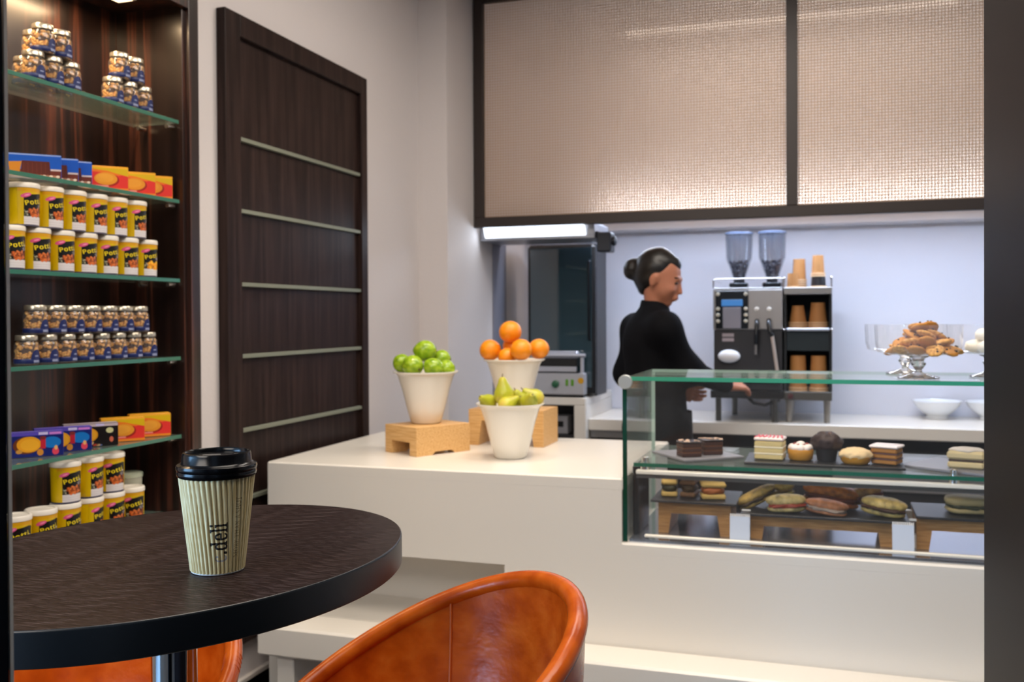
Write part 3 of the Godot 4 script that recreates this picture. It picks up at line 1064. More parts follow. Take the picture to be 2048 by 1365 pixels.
func build_back_equipment() -> void:
	var steel := M("brushed_steel")
	var black := M("black_gloss")
	# --- oven ---
	var o := thing("oven", "tall oven with a black glass door on the raised counter", "oven", Vector3(-1.258, 1.006, -4.74), -1.5)
	var b := MB.new()
	b.box(Vector3(0, 0.378, -0.02), Vector3(0.348, 0.756, 0.20), 0.004)
	part("body", b, M("oven_steel", Color("2a2a2c"), 0.4, 0.3), o)
	b = MB.new()
	b.box(Vector3(0, 0.378, 0.100), Vector3(0.350, 0.752, 0.036), 0.014)
	var door := part("door", b, M("oven_black", Color("0b0c0e"), 0.25), o)
	b = MB.new()
	b.box(Vector3(0, 0.39, 0.1185), Vector3(0.318, 0.69, 0.003), 0.001)
	var og := M("oven_glass", Color("31464f"), 0.04)
	og.metallic_specular = 1.0
	part("glass", b, og, door)
	b = MB.new()
	b.tube([Vector3(0.150, 0.28, 0.12), Vector3(0.150, 0.29, 0.138), Vector3(0.150, 0.66, 0.138), Vector3(0.150, 0.67, 0.12)], 0.006, 10)
	part("handle", b, M("dark_metal", Color("26272b"), 0.3, 0.8), door)
	# --- hood over the oven ---
	var h := thing("extractor_hood", "steel extractor hood with a bright light bar above the oven", "extractor hood", Vector3(-1.29, 1.760, -4.272))
	b = MB.new()
	b.bx(-0.273, 0.282, 0.0, 0.014, -0.30, -0.014, 0.002)
	b.bx(-0.273, 0.282, 0.014, 0.072, -0.30, -0.05, 0.002)
	b.bx(-0.273, -0.252, 0.014, 0.072, -0.05, -0.014, 0.002)
	b.bx(0.245, 0.282, 0.014, 0.072, -0.05, -0.014, 0.002)
	part("canopy", b, M("hood_steel", Color("a9acb4"), 0.35, 0.75), h)
	b = MB.new()
	b.bx(-0.19, 0.155, 0.072, 0.180, -0.30, -0.08, 0.003)
	part("motor_box", b, M("hood_steel"), h)
	b = MB.new()
	b.t = Transform3D(Basis(Vector3.RIGHT, 0.55), Vector3(-0.003, 0.041, 0.0))
	b.box(Vector3.ZERO, Vector3(0.488, 0.062, 0.008), 0.002)
	part("light_bar", b, glow("hood_glow", Color(0.93, 0.96, 1.0), 2.2), h)
	area("hood_lamp", Vector3(-0.003, 0.036, 0.012), Vector2(0.48, 0.045), Vector3(-33, 180, 0), Color(0.86, 0.92, 1.0), 0.06, h)
	b = MB.new()
	b.box(Vector3(0.324, -0.020, -0.06), Vector3(0.066, 0.090, 0.09), 0.006)
	b.t = Transform3D(Basis(Vector3.BACK, -PI / 2), Vector3(0.357, -0.015, -0.05))
	b.lathe([Vector2(0, 0), Vector2(0.022, 0), Vector2(0.022, 0.014), Vector2(0.016, 0.018), Vector2(0, 0.018)], 18)
	part("control_box", b, M("control_blue", Color("1b202b"), 0.45), h)
	b = MB.new()
	b.bx(0.280, 0.295, 0.0, 0.03, -0.10, -0.03)
	part("bracket", b, M("dark_metal"), h)
	# plain grey strip that makes the pier darker beside the oven
	var ws := thing("grey_pier_strip", "narrow grey strip on the pier beside the oven", "panel", Vector3(-1.562, 1.006, -4.56))
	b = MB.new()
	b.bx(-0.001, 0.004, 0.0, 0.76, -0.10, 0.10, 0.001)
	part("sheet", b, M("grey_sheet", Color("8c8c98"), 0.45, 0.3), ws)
	# --- contact grill ---
	var g := thing("contact_grill", "grey steel contact grill with a green knob in front of the oven", "grill", Vector3(-1.27, 1.006, -4.606))
	b = MB.new()
	b.bx(-0.15, 0.145, 0.012, 0.118, -0.0, 0.055, 0.004)
	b.bx(-0.15, 0.145, 0.012, 0.105, -0.003, 0.0, 0.0)
	part("body", b, M("grill_steel", Color("b9bbc2"), 0.4, 0.4), g)
	b = MB.new()
	b.bx(-0.145, 0.14, 0.0, 0.012, 0.0, 0.045)
	part("foot_plate", b, M("black_gloss"), g)
	b = MB.new()
	b.bx(-0.135, 0.115, 0.118, 0.124, -0.0, 0.05)
	part("lower_plate", b, M("iron", Color("232325"), 0.55, 0.4), g)
	b = MB.new()
	b.bx(-0.135, 0.105, 0.124, 0.150, 0.035, 0.06, 0.003)
	part("drip_lip", b, M("pale_steel", Color("c9ccd8"), 0.3, 0.5), g)
	b = MB.new()
	b.bx(-0.13, 0.105, 0.150, 0.190, 0.0, 0.045, 0.003)
	part("upper_plate", b, M("iron"), g)
	b = MB.new()
	b.bx(-0.135, 0.11, 0.190, 0.226, 0.0, 0.05, 0.006)
	part("lid", b, M("pale_steel"), g)
	b = MB.new()
	b.tube([Vector3(-0.125, 0.205, 0.05), Vector3(0.15, 0.205, 0.05)], 0.009, 12)
	b.bx(0.125, 0.138, 0.118, 0.205, 0.03, 0.05)
	part("handle", b, M("pale_steel"), g)
	b = MB.new()
	b.t = Transform3D(Basis(Vector3.RIGHT, PI / 2), Vector3(0.0, 0.064, 0.055))
	b.lathe([Vector2(0, 0), Vector2(0.019, 0), Vector2(0.016, 0.016), Vector2(0.012, 0.018), Vector2(0, 0.018)], 20)
	part("knob", b, M("knob_green", Color("1c5a3a"), 0.35), g)
	for x in [0.058, 0.085]:
		b = MB.new()
		b.box(Vector3(x, 0.072, 0.056), Vector3(0.014, 0.032, 0.006), 0.002)
		part("switch", b, M("switch_green", Color("5f9a2c"), 0.35), g)
	b = MB.new()
	b.t = Transform3D(Basis(Vector3.RIGHT, PI / 2), Vector3(0.128, 0.082, 0.0555))
	b.lathe([Vector2(0, 0), Vector2(0.015, 0), Vector2(0.015, 0.001), Vector2(0, 0.001)], 18)
	part("warning_sticker", b, M("sticker_yellow", Color("d09a10"), 0.5), g)
	# dark bottle behind the orange pot
	var bo := thing("pump_bottle", "thin black bottle on the raised counter beside the orange pot", "bottle", Vector3(-1.50, 1.005, -4.62))
	b = MB.new()
	b.lathe([Vector2(0, 0), Vector2(0.022, 0), Vector2(0.022, 0.012), Vector2(0.010, 0.03), Vector2(0.008, 0.10), Vector2(0, 0.10)], 14)
	part("body", b, black, bo)
	b = MB.new()
	b.tube([Vector3(0, 0.10, 0), Vector3(0, 0.125, 0), Vector3(-0.035, 0.128, 0.01)], 0.005, 8)
	part("spout", b, black, bo)
	coffee_machine()
	cup_tower()
	# bowls on the back counter
	var bowl := thing("white_bowl", "white china bowl on the back counter, nearer the cup tower", "bowl", Vector3(0.50, 0.901, -5.03), 0, "white bowls on the back counter")
	b = MB.new()
	b.lathe([Vector2(0, 0), Vector2(0.05, 0), Vector2(0.046, 0.016), Vector2(0.064, 0.028), Vector2(0.096, 0.058), Vector2(0.112, 0.086), Vector2(0.108, 0.086), Vector2(0.092, 0.060), Vector2(0.056, 0.034), Vector2(0, 0.026)], 32)
	part("bowl", b, M("china", Color("eef2f6"), 0.12), bowl)
	copy(bowl, "white china bowl on the back counter, next to the dark pier", Vector3(0.735, 0.901, -5.03))


func screen_mat() -> StandardMaterial3D:
	var m := glow("screen_blue", Color(0.30, 0.62, 0.95), 0.55)
	m.albedo_color = Color(0.05, 0.08, 0.12)
	return m


func coffee_machine() -> void:
	var steel := M("brushed_steel")
	var dark := M("machine_dark", Color("38383b"), 0.4, 0.4)
	var black := M("black_gloss")
	var o := thing("coffee_machine", "grey coffee machine with two bean hoppers on the back counter", "coffee machine", Vector3(-0.36, 0.901, -4.66))
	# local x = 0 at the machine's middle, z = 0 its face
	var part_box := func(called, mt, x0, x1, y0, y1, z0, z1, bev := 0.003, lb := ""):
		var b := MB.new()
		b.bx(x0, x1, y0, y1, z0, z1, bev)
		return part(called, b, mt, o, lb)
	part_box.call("body", dark, -0.155, 0.160, 0.205, 0.432, -0.42, 0.0)
	part_box.call("upper_body", steel, -0.158, 0.162, 0.432, 0.625, -0.42, 0.0)
	part_box.call("drip_tray", dark, -0.155, 0.160, 0.150, 0.205, -0.42, 0.02)
	part_box.call("tray_grid", steel, -0.150, 0.155, 0.198, 0.207, 0.0, 0.09)
	part_box.call("base_plate", black, -0.165, 0.165, 0.112, 0.150, -0.40, 0.06)
	for q in [[-0.135, 0.0], [-0.085, -0.3], [0.125, 0.0], [0.10, -0.3]]:
		var l := MB.new()
		l.lathe([Vector2(0, 0), Vector2(0.014, 0), Vector2(0.014, 0.112), Vector2(0, 0.112)], 14, Vector3(q[0], 0, q[1]))
		part("leg", l, M("leg_steel", Color("55534f"), 0.35, 0.8), o)
	var cp = part_box.call("control_panel", black, -0.146, 0.004, 0.438, 0.618, 0.0, 0.008)
	var sc := MB.new()
	sc.box(Vector3(-0.069, 0.561, 0.009), Vector3(0.098, 0.030, 0.004), 0.001)
	part("screen", sc, screen_mat(), cp, "blue lit display")
	for x in [-0.134, -0.005]:
		for y in [0.602, 0.532, 0.503, 0.474]:
			var k := MB.new()
			k.t = Transform3D(Basis(Vector3.RIGHT, PI / 2), Vector3(x - 0.001, y, 0.008))
			k.lathe([Vector2(0, 0), Vector2(0.0095, 0), Vector2(0.008, 0.004), Vector2(0, 0.005)], 14)
			part("button", k, M("button_pale", Color("c8c2b0"), 0.35), cp)
	part_box.call("card_panel", M("panel_grey", Color("8a8892"), 0.45), -0.112, -0.028, 0.440, 0.540, 0.008, 0.011)
	part_box.call("steam_panel", M("panel_warm_grey", Color("a09c98"), 0.4, 0.3), 0.006, 0.160, 0.436, 0.622, 0.0, 0.006)
	for x in [0.044, 0.100]:
		var k := MB.new()
		k.t = Transform3D(Basis(Vector3.RIGHT, PI / 2), Vector3(x, 0.530, 0.006))
		k.lathe([Vector2(0, 0), Vector2(0.011, 0), Vector2(0.009, 0.004), Vector2(0, 0.005)], 14)
		part("button", k, M("button_white", Color("e6e2da"), 0.3), o)
	var w := MB.new()
	w.tube([Vector3(0.044, 0.475, 0.0), Vector3(0.046, 0.475, 0.03), Vector3(0.046, 0.455, 0.045), Vector3(0.044, 0.40, 0.05), Vector3(0.043, 0.365, 0.05)], 0.010, 12)
	var wa := part("steam_wand", w, black, o)
	w = MB.new()
	w.tube([Vector3(0.043, 0.366, 0.05), Vector3(0.043, 0.318, 0.05)], 0.007, 10)
	part("tip", w, steel, wa)
	w = MB.new()
	w.tube([Vector3(0.100, 0.478, 0.0), Vector3(0.100, 0.478, 0.03), Vector3(0.101, 0.455, 0.045), Vector3(0.108, 0.42, 0.05), Vector3(0.118, 0.404, 0.05)], 0.010, 12)
	wa = part("steam_wand", w, black, o)
	w = MB.new()
	w.tube([Vector3(0.116, 0.408, 0.05), Vector3(0.138, 0.245, 0.05), Vector3(0.128, 0.20, 0.05)], 0.0085, 10)
	part("tip", w, M("wand_pale", Color("c9bdb4"), 0.3, 0.4), wa)
	w = MB.new()
	w.t = Transform3D(Basis(), Vector3(-0.083, 0.308, 0.012))
	w.blob(Vector3.ZERO, Vector3(0.052, 0.031, 0.022), 24, 12)
	part("spout_cover", w, M("spout_white", Color("e2e3e6"), 0.25), o, "white oval spout cover")
	part_box.call("label_plate", M("plate_pale", Color("a99fa6"), 0.5), -0.116, -0.062, 0.400, 0.416, 0.0, 0.002, 0.0)
	part_box.call("label_plate", M("plate_pale"), -0.116, -0.062, 0.378, 0.394, 0.0, 0.002, 0.0)
	part_box.call("warming_tray", steel, -0.155, 0.160, 0.625, 0.632, -0.40, 0.0, 0.002)
	w = MB.new()
	w.tube([Vector3(-0.158, 0.632, -0.01), Vector3(-0.158, 0.668, -0.01), Vector3(-0.15, 0.675, -0.01), Vector3(0.152, 0.675, -0.01), Vector3(0.16, 0.668, -0.01), Vector3(0.16, 0.632, -0.01)], 0.0035, 8)
	w.tube([Vector3(-0.158, 0.668, -0.01), Vector3(-0.158, 0.668, -0.38)], 0.0035, 8)
	w.tube([Vector3(0.16, 0.668, -0.01), Vector3(0.16, 0.668, -0.38)], 0.0035, 8)
	part("rail", w, M("chrome", Color("dcdde0"), 0.1, 1.0), o)
	var hop := pane("hopper_plastic", Color(0.26, 0.29, 0.36), 0.24, 0.08)
	for x in [-0.047, 0.108]:
		var hb := MB.new()
		hb.t = Transform3D(Basis(), Vector3(x, 0.632, -0.12))
		hb.box(Vector3(0, 0.012, 0), Vector3(0.085, 0.028, 0.10), 0.004)
		hb.lathe([Vector2(0.0, 0.026), Vector2(0.027, 0.026), Vector2(0.027, 0.045), Vector2(0.0, 0.045)], 20)
		part("hopper_neck", hb, black, o)
		hb = MB.new()
		hb.t = Transform3D(Basis(), Vector3(x, 0.632, -0.12))
		hb.lathe([Vector2(0.027, 0.045), Vector2(0.063, 0.145), Vector2(0.066, 0.262), Vector2(0.063, 0.262), Vector2(0.060, 0.147), Vector2(0.025, 0.047)], 28)
		var hp := part("bean_hopper", hb, hop, o)
		hb = MB.new()
		hb.t = Transform3D(Basis(), Vector3(x, 0.632, -0.12))
		hb.lathe([Vector2(0, 0.262), Vector2(0.068, 0.262), Vector2(0.068, 0.270), Vector2(0.05, 0.274), Vector2(0, 0.274)], 28)
		part("lid", hb, M("hopper_lid", Color("5c6880"), 0.25), hp)
		var beans := MB.new()
		var rg := RandomNumberGenerator.new()
		rg.seed = 4
		for k in 170:
			var y := rg.randf_range(0.05, 0.135)
			var rr := lerpf(0.020, 0.052, (y - 0.045) / 0.1) * sqrt(rg.randf_range(0.3, 1.0))
			var a := rg.randf() * TAU
			beans.t = Transform3D(Basis.from_euler(Vector3(rg.randf() * 3, rg.randf() * 3, rg.randf() * 3)), Vector3(x + rr * cos(a), 0.632 + y, -0.12 + rr * sin(a)))
			beans.blob(Vector3.ZERO, Vector3(0.007, 0.004, 0.005), 6, 4)
		var bp := part("coffee_beans", beans, M("bean", Color("2a1a10"), 0.4), hp)
		bp.set_meta("kind", "stuff")
	w = MB.new()
	w.tube([Vector3(0.0, 0.115, 0.0), Vector3(0.03, 0.09, 0.02), Vector3(0.08, 0.08, 0.02), Vector3(0.12, 0.095, 0.0), Vector3(0.14, 0.10, -0.05)], 0.008, 8)
	part("hose", w, M("rubber", Color("121318"), 0.5), o)
	w = MB.new()
	w.tube([Vector3(-0.02, 0.19, 0.02), Vector3(0.0, 0.192, 0.09), Vector3(-0.01, 0.192, 0.22)], [0.012, 0.010, 0.012], 12)
	part("portafilter", w, M("rubber"), o)


func cup(called: String, at: Vector3, r0: float, r1: float, h: float, label: String, mt: StandardMaterial3D, count := 1) -> Node3D:
	# a takeaway cup turned upside down; a stack shows the rims of those below it
	var o := thing(called, label, "paper cup", at, 0, "brown paper cups on the cup tower")
	var b := MB.new()
	b.lathe([Vector2(r0 - 0.004, 0.008), Vector2(r1 - 0.002, h - 0.006), Vector2(r1 - 0.004, h - 0.008), Vector2(0, h - 0.008)], 24)
	b.lathe([Vector2(r0 - 0.002, 0.006), Vector2(r1, h), Vector2(r1 - 0.002, h), Vector2(r1 - 0.004, h - 0.006)], 24)
	part("wall", b, mt, o)
	b = MB.new()
	for k in count:
		b.lathe([Vector2(r0 - 0.003, k * 0.011), Vector2(r0 + 0.002, k * 0.011), Vector2(r0 + 0.0025, k * 0.011 + 0.003), Vector2(r0 + 0.001, k * 0.011 + 0.006), Vector2(r0 - 0.003, k * 0.011 + 0.006)], 24)
	part("rim", b, M("cup_rim", Color("d8b48a"), 0.6), o)
	return o


func cup_tower() -> void:
	var steel := M("brushed_steel")
	var o := thing("cup_tower", "steel cup warmer tower with open shelves beside the coffee machine", "cup warmer", Vector3(-0.087, 0.901, -4.66))
	var pb := func(called, mt, x0, x1, y0, y1, z0, z1, bev := 0.002):
		var b := MB.new()
		b.bx(x0, x1, y0, y1, z0, z1, bev)
		return part(called, b, mt, o)
	var dk := M("tower_dark", Color("2a2c2e"), 0.4, 0.5)
	pb.call("side_panel", dk, -0.107, -0.095, 0.105, 0.625, -0.36, 0.0)
	pb.call("side_panel", dk, 0.095, 0.107, 0.105, 0.625, -0.36, 0.0)
	pb.call("back_panel", dk, -0.095, 0.095, 0.145, 0.60, -0.36, -0.345)
	pb.call("top_plate", steel, -0.107, 0.107, 0.598, 0.630, -0.36, 0.004)
	pb.call("shelf", M("pale_steel"), -0.095, 0.095, 0.428, 0.440, -0.345, 0.004)
	pb.call("glass_guard", M("guard_smoked", Color("30383c"), 0.2), -0.095, 0.095, 0.335, 0.425, -0.02, -0.016, 0.0)
	pb.call("base_box", M("tower_base", Color("55524c"), 0.4, 0.5), -0.107, 0.107, 0.105, 0.145, -0.36, 0.006)
	for q in [[-0.085, -0.03], [0.085, -0.03], [-0.085, -0.32], [0.085, -0.32]]:
		var l := MB.new()
		l.lathe([Vector2(0, 0), Vector2(0.013, 0), Vector2(0.016, 0.105), Vector2(0, 0.105)], 14, Vector3(q[0], 0, q[1]))
		part("leg", l, M("leg_pale", Color("98938c"), 0.35, 0.7), o)
	var k := MB.new()
	k.t = Transform3D(Basis(Vector3.RIGHT, PI / 2), Vector3(-0.078, 0.122, 0.006))
	k.lathe([Vector2(0, 0), Vector2(0.013, 0), Vector2(0.011, 0.014), Vector2(0, 0.015)], 16)
	part("knob", k, M("knob_red", Color("4a0f12"), 0.35), o)
	k = MB.new()
	k.tube([Vector3(-0.105, 0.63, -0.005), Vector3(-0.105, 0.672, -0.005)], 0.004, 8)
	k.tube([Vector3(0.105, 0.63, -0.005), Vector3(0.105, 0.672, -0.005)], 0.004, 8)
	k.tube([Vector3(-0.105, 0.668, -0.005), Vector3(-0.105, 0.668, -0.35)], 0.003, 8)
	k.tube([Vector3(0.105, 0.668, -0.005), Vector3(0.105, 0.668, -0.35)], 0.003, 8)
	for x in [-0.105, 0.105]:
		k.blob(Vector3(x, 0.674, -0.005), Vector3(0.007, 0.007, 0.007), 10, 6)
		k.blob(Vector3(x, 0.434, 0.006), Vector3(0.007, 0.007, 0.007), 10, 6)
	part("rail", k, M("chrome"), o)
	var kraft := M("kraft", Color("b07a44"), 0.65)
	var C := o.position
	cup("paper_cup", C + Vector3(-0.045, 0.4405, -0.06), 0.043, 0.026, 0.105, "tall brown cup stack on the upper tower shelf, beside the coffee machine", kraft, 3)
	cup("paper_cup", C + Vector3(0.045, 0.4405, -0.06), 0.045, 0.031, 0.118, "tall brown cup stack on the upper tower shelf, on the cake stand side", kraft, 3)
	cup("paper_cup", C + Vector3(-0.045, 0.1455, -0.06), 0.042, 0.034, 0.165, "brown cup stack in the lower tower bay, beside the coffee machine", kraft, 2)
	cup("paper_cup", C + Vector3(0.047, 0.1455, -0.06), 0.042, 0.034, 0.165, "brown cup stack in the lower tower bay, on the cake stand side", kraft, 2)
	cup("paper_cup", C + Vector3(-0.040, 0.631, -0.10), 0.034, 0.027, 0.135, "taller cup stack on top of the tower, behind the short one", kraft, 4)
	cup("paper_cup", C + Vector3(-0.068, 0.631, -0.04), 0.028, 0.022, 0.066, "short cup stack on top of the tower, in front", kraft, 1)
	var bc := M("cup_black", Color("17161a"), 0.4)
	cup("paper_cup", C + Vector3(0.047, 0.631, -0.08), 0.036, 0.031, 0.050, "black cup on top of the tower under a brown stack", bc, 1)
	cup("paper_cup", C + Vector3(0.045, 0.681, -0.08), 0.032, 0.024, 0.10, "brown cup stack standing on the black cup on the tower", kraft, 2)


func riser(called: String, label: String, at: Vector3, yaw: float, sx: float, h: float, sz: float, leg: float, arch: float, side_notch: float, parent_wood: Material, cat := "wooden riser") -> Node3D:
	# a little table cut from one block: a tunnel along z, shallow notches in the long sides
	var o := thing(called, label, cat, at, yaw)
	var t := leg
	var b := MB.new()
	var hx := sx / 2
	if side_notch == 0.0:
		b.prism(PackedVector2Array([Vector2(-hx, 0), Vector2(-hx + t, 0), Vector2(-hx + t + arch * 0.14, arch), Vector2(hx - t - arch * 0.14, arch), Vector2(hx - t, 0), Vector2(hx, 0), Vector2(hx, h), Vector2(-hx, h)]), -sz / 2, sz / 2)
	else:
		b.bx(-hx, hx, arch, h, -sz / 2, sz / 2)
		var q := sz * 0.29
		for s in [-1, 1]:
			b.t = Transform3D(Basis(Vector3.UP, PI / 2), Vector3(s * (hx - t / 2), 0, 0))
			b.prism(PackedVector2Array([Vector2(-sz / 2, 0), Vector2(-sz / 2 + q, 0), Vector2(-sz / 2 + q + 0.012, side_notch), Vector2(sz / 2 - q - 0.012, side_notch), Vector2(sz / 2 - q, 0), Vector2(sz / 2, 0), Vector2(sz / 2, arch), Vector2(-sz / 2, arch)]), -t / 2, t / 2)
		b.t = Transform3D()
	part("block", b, parent_wood, o)
	return o


func build_fruit() -> void:
	var wood := tri_tex(M("beech", Color.WHITE, 0.5), noise_tex(0.03, [[0.0, Color("c89455")], [0.5, Color("d9ab6e")], [1.0, Color("e4bb82")]], 31, 3, 256), Vector3(1.2, 16, 16))
	riser("wooden_riser", "small beech riser block with a tunnel cut under the lime pot", Vector3(-1.2505, 0.9605, -2.916), -29.9, 0.171, 0.091, 0.218, 0.036, 0.042, 0.010, wood)
	riser("wooden_riser", "taller beech riser block standing under the orange pot", Vector3(-1.042, 0.9605, -3.19), 0, 0.268, 0.123, 0.18, 0.035, 0.085, 0.0, wood)
	var pot := thing("fruit_pot", "white flared china pot of limes on the small wooden riser", "pot", Vector3(-1.262, 1.052, -2.93), 0, "white fruit pots on the counter")
	var b := MB.new()
	b.lathe([Vector2(0, 0), Vector2(0.044, 0), Vector2(0.050, 0.004), Vector2(0.062, 0.045), Vector2(0.078, 0.110), Vector2(0.092, 0.155), Vector2(0.097, 0.162), Vector2(0.107, 0.167), Vector2(0.107, 0.171), Vector2(0.098, 0.170), Vector2(0.088, 0.156), Vector2(0.074, 0.11), Vector2(0.058, 0.045), Vector2(0.046, 0.012), Vector2(0, 0.010)], 48)
	part("bowl", b, M("pot_china", Color("ece6da"), 0.14), pot)
	copy(pot, "white flared china pot of pears standing straight on the counter", Vector3(-0.943, 0.9605, -2.852))
	copy(pot, "white flared china pot of oranges on the taller wooden riser", Vector3(-1.033, 1.084, -3.17))
	# limes
	var lime := tri_tex(M("lime_skin", Color.WHITE, 0.22), noise_tex(0.03, [[0.0, Color("5f860e")], [0.5, Color("94b522")], [1.0, Color("c2d248")]], 41, 3, 128), Vector3(9, 9, 9))
	var spots := [[-1.270, 1.289, -2.945, 0.033, "topmost lime of the pile in the pot", 20], [-1.350, 1.248, -2.935, 0.0285, "lime at the rim of the pot, nearest the dark panel", 75], [-1.338, 1.226, -2.975, 0.026, "lime half hidden behind the one nearest the dark panel", 40],
		[-1.289, 1.243, -2.885, 0.032, "large lime at the front of the pot, below the topmost", -30], [-1.232, 1.262, -2.995, 0.027, "lime at the back of the pot under the topmost", 10], [-1.219, 1.236, -2.895, 0.0295, "pale glossy lime at the front rim, on the pear side", 60], [-1.190, 1.232, -2.935, 0.026, "lime at the rim of the pot, nearest the orange pot", -60]]
	for i in spots.size():
		var s: Array = spots[i]
		var o := thing("lime", s[4], "lime", Vector3(s[0], s[1], s[2]), s[5], "limes in the white pot")
		b = MB.new()
		var r: float = s[3] * 1.08
		var tilt := Basis.from_euler(Vector3(0.5 * sin(i * 2.1), 0, 1.1 + 0.4 * cos(i * 1.7)))
		b.surf(24, 16, func(u, v):
			var th := TAU * float(u)
			var ph := PI * (float(v) - 0.5)
			var rr := r * (1.0 + 0.012 * sin(th * 5.0))
			var y := sin(ph) * r * 1.06 + (0.10 * r * pow(maxf(0.0, sin(ph)), 14.0))
			return tilt * Vector3(cos(ph) * cos(th) * rr, y, -cos(ph) * sin(th) * rr), true)
		part("flesh", b, lime, o)
		b = MB.new()
		b.t = Transform3D(tilt, tilt * Vector3(0, -r * 1.05, 0))
		b.lathe([Vector2(0, -0.001), Vector2(0.004, -0.001), Vector2(0.003, 0.002), Vector2(0, 0.002)], 10)
		part("stem_end", b, M("stem_brown", Color("6b5a2a"), 0.7), o)
	# oranges
	var orange := M("orange_skin", Color("f7920f"), 0.30)
	orange.normal_enabled = true
	orange.normal_texture = noise_tex(0.12, [], 6, 2, 256, true)
	orange.normal_scale = 0.35
	orange.uv1_scale = Vector3(4, 2, 1)
	var os := [[-1.040, 1.349, -3.15, 0.037, "topmost orange of the pile"], [-1.110, 1.286, -3.14, 0.0355, "orange at the rim nearest the lime pot"], [-1.043, 1.298, -3.19, 0.034, "orange in the middle under the topmost"],
		[-0.985, 1.289, -3.10, 0.0355, "orange at the front rim beside the end one"], [-0.945, 1.290, -3.175, 0.034, "orange at the rim nearest the oven, slightly greenish"], [-1.042, 1.264, -3.122, 0.030, "lowest orange, just showing over the front rim"]]
	for i in os.size():
		var s: Array = os[i]
		var o := thing("orange", s[4], "orange", Vector3(s[0], s[1], s[2]), i * 50.0, "oranges in the white pot")
		b = MB.new()
		s[3] *= 1.06
		b.blob(Vector3.ZERO, Vector3(s[3], s[3] * 0.96, s[3]), 28, 18, 0.015, 20.0, i + 1)
		part("flesh", b, orange, o)
		b = MB.new()
		b.lathe([Vector2(0, s[3] * 0.94), Vector2(0.0035, s[3] * 0.945), Vector2(0.002, s[3] * 0.97), Vector2(0, s[3] * 0.97)], 8)
		part("stem_end", b, M("stem_green", Color("5a6a2a"), 0.7), o)
	# pears
	var pear := tri_tex(M("pear_skin", Color.WHITE, 0.35), noise_tex(0.02, [[0.0, Color("8f9e18")], [0.5, Color("b5b52a")], [0.8, Color("cfc04a")], [1.0, Color("d8b860")]], 51, 3, 128), Vector3(7, 7, 7))
	var ps := [[-0.957, 1.158, -2.835, 0.033, Vector3(0.1, 0, 0.08), "upright pear on top of the pile with its stem up"], [-1.012, 1.132, -2.842, 0.027, Vector3(0.9, 0.6, 0.8), "yellowish pear at the rim, on the lime side"], [-0.935, 1.130, -2.795, 0.027, Vector3(-0.6, 0.3, -0.9), "low pear at the front rim beside the upright one"],
		[-0.872, 1.139, -2.824, 0.027, Vector3(0.7, -0.5, -0.8), "pale yellow pear at the front, on the glass case side"], [-0.874, 1.146, -2.893, 0.028, Vector3(-0.5, 0.9, 0.9), "green pear at the back rim, nearest the glass case"],
		[-0.905, 1.134, -2.862, 0.028, Vector3(0.4, 0.2, 0.5), "pear lying in the middle of the pile, behind the front ones"]]
	for i in ps.size():
		var s: Array = ps[i]
		var o := thing("pear", s[5], "pear", Vector3(s[0], s[1], s[2]), 0, "pears in the white pot")
		o.rotation = s[4]
		b = MB.new()
		var r: float = s[3]
		b.lathe([Vector2(0, -r * 0.92), Vector2(r * 0.3, -r * 0.98), Vector2(r * 0.7, -r * 0.78), Vector2(r * 0.96, -r * 0.35), Vector2(r, 0.0), Vector2(r * 0.9, r * 0.4), Vector2(r * 0.64, r * 0.85), Vector2(r * 0.46, r * 1.2), Vector2(r * 0.36, r * 1.5), Vector2(r * 0.2, r * 1.68), Vector2(0, r * 1.66)], 24)
		part("flesh", b, pear, o)
		b = MB.new()
		b.tube([Vector3(0, r * 1.62, 0), Vector3(0.001, r * 1.8, 0), Vector3(0.003, r * 2.0, 0.001)], 0.0016, 6)
		part("stem", b, M("stem_brown"), o)


func slate(label: String, at: Vector3, yaw: float, sx: float, sz: float, c := "slate") -> void:
	var cols := {"slate": Color("26272a"), "grey": Color("77777c"), "black": Color("141416")}
	var o := thing("slate_tray", label, "tray", at, yaw)
	var b := MB.new()
	b.box(Vector3(0, 0.004, 0), Vector3(sx, 0.007, sz), 0.0015)
	part("plate", b, M("tray_" + c, cols[c], 0.45), o)


func bread(c: String) -> StandardMaterial3D:
	var m := M("roll_%s" % c, Color.WHITE, 0.55)
	if m.albedo_texture == null:
		var b := Color(c)
		tri_tex(m, noise_tex(0.03, [[0.0, b.darkened(0.5)], [0.45, b.darkened(0.12)], [0.7, b], [1.0, b.lightened(0.25)]], c.length() + int(b.r * 90), 4, 128), Vector3(9, 9, 9))
	return m


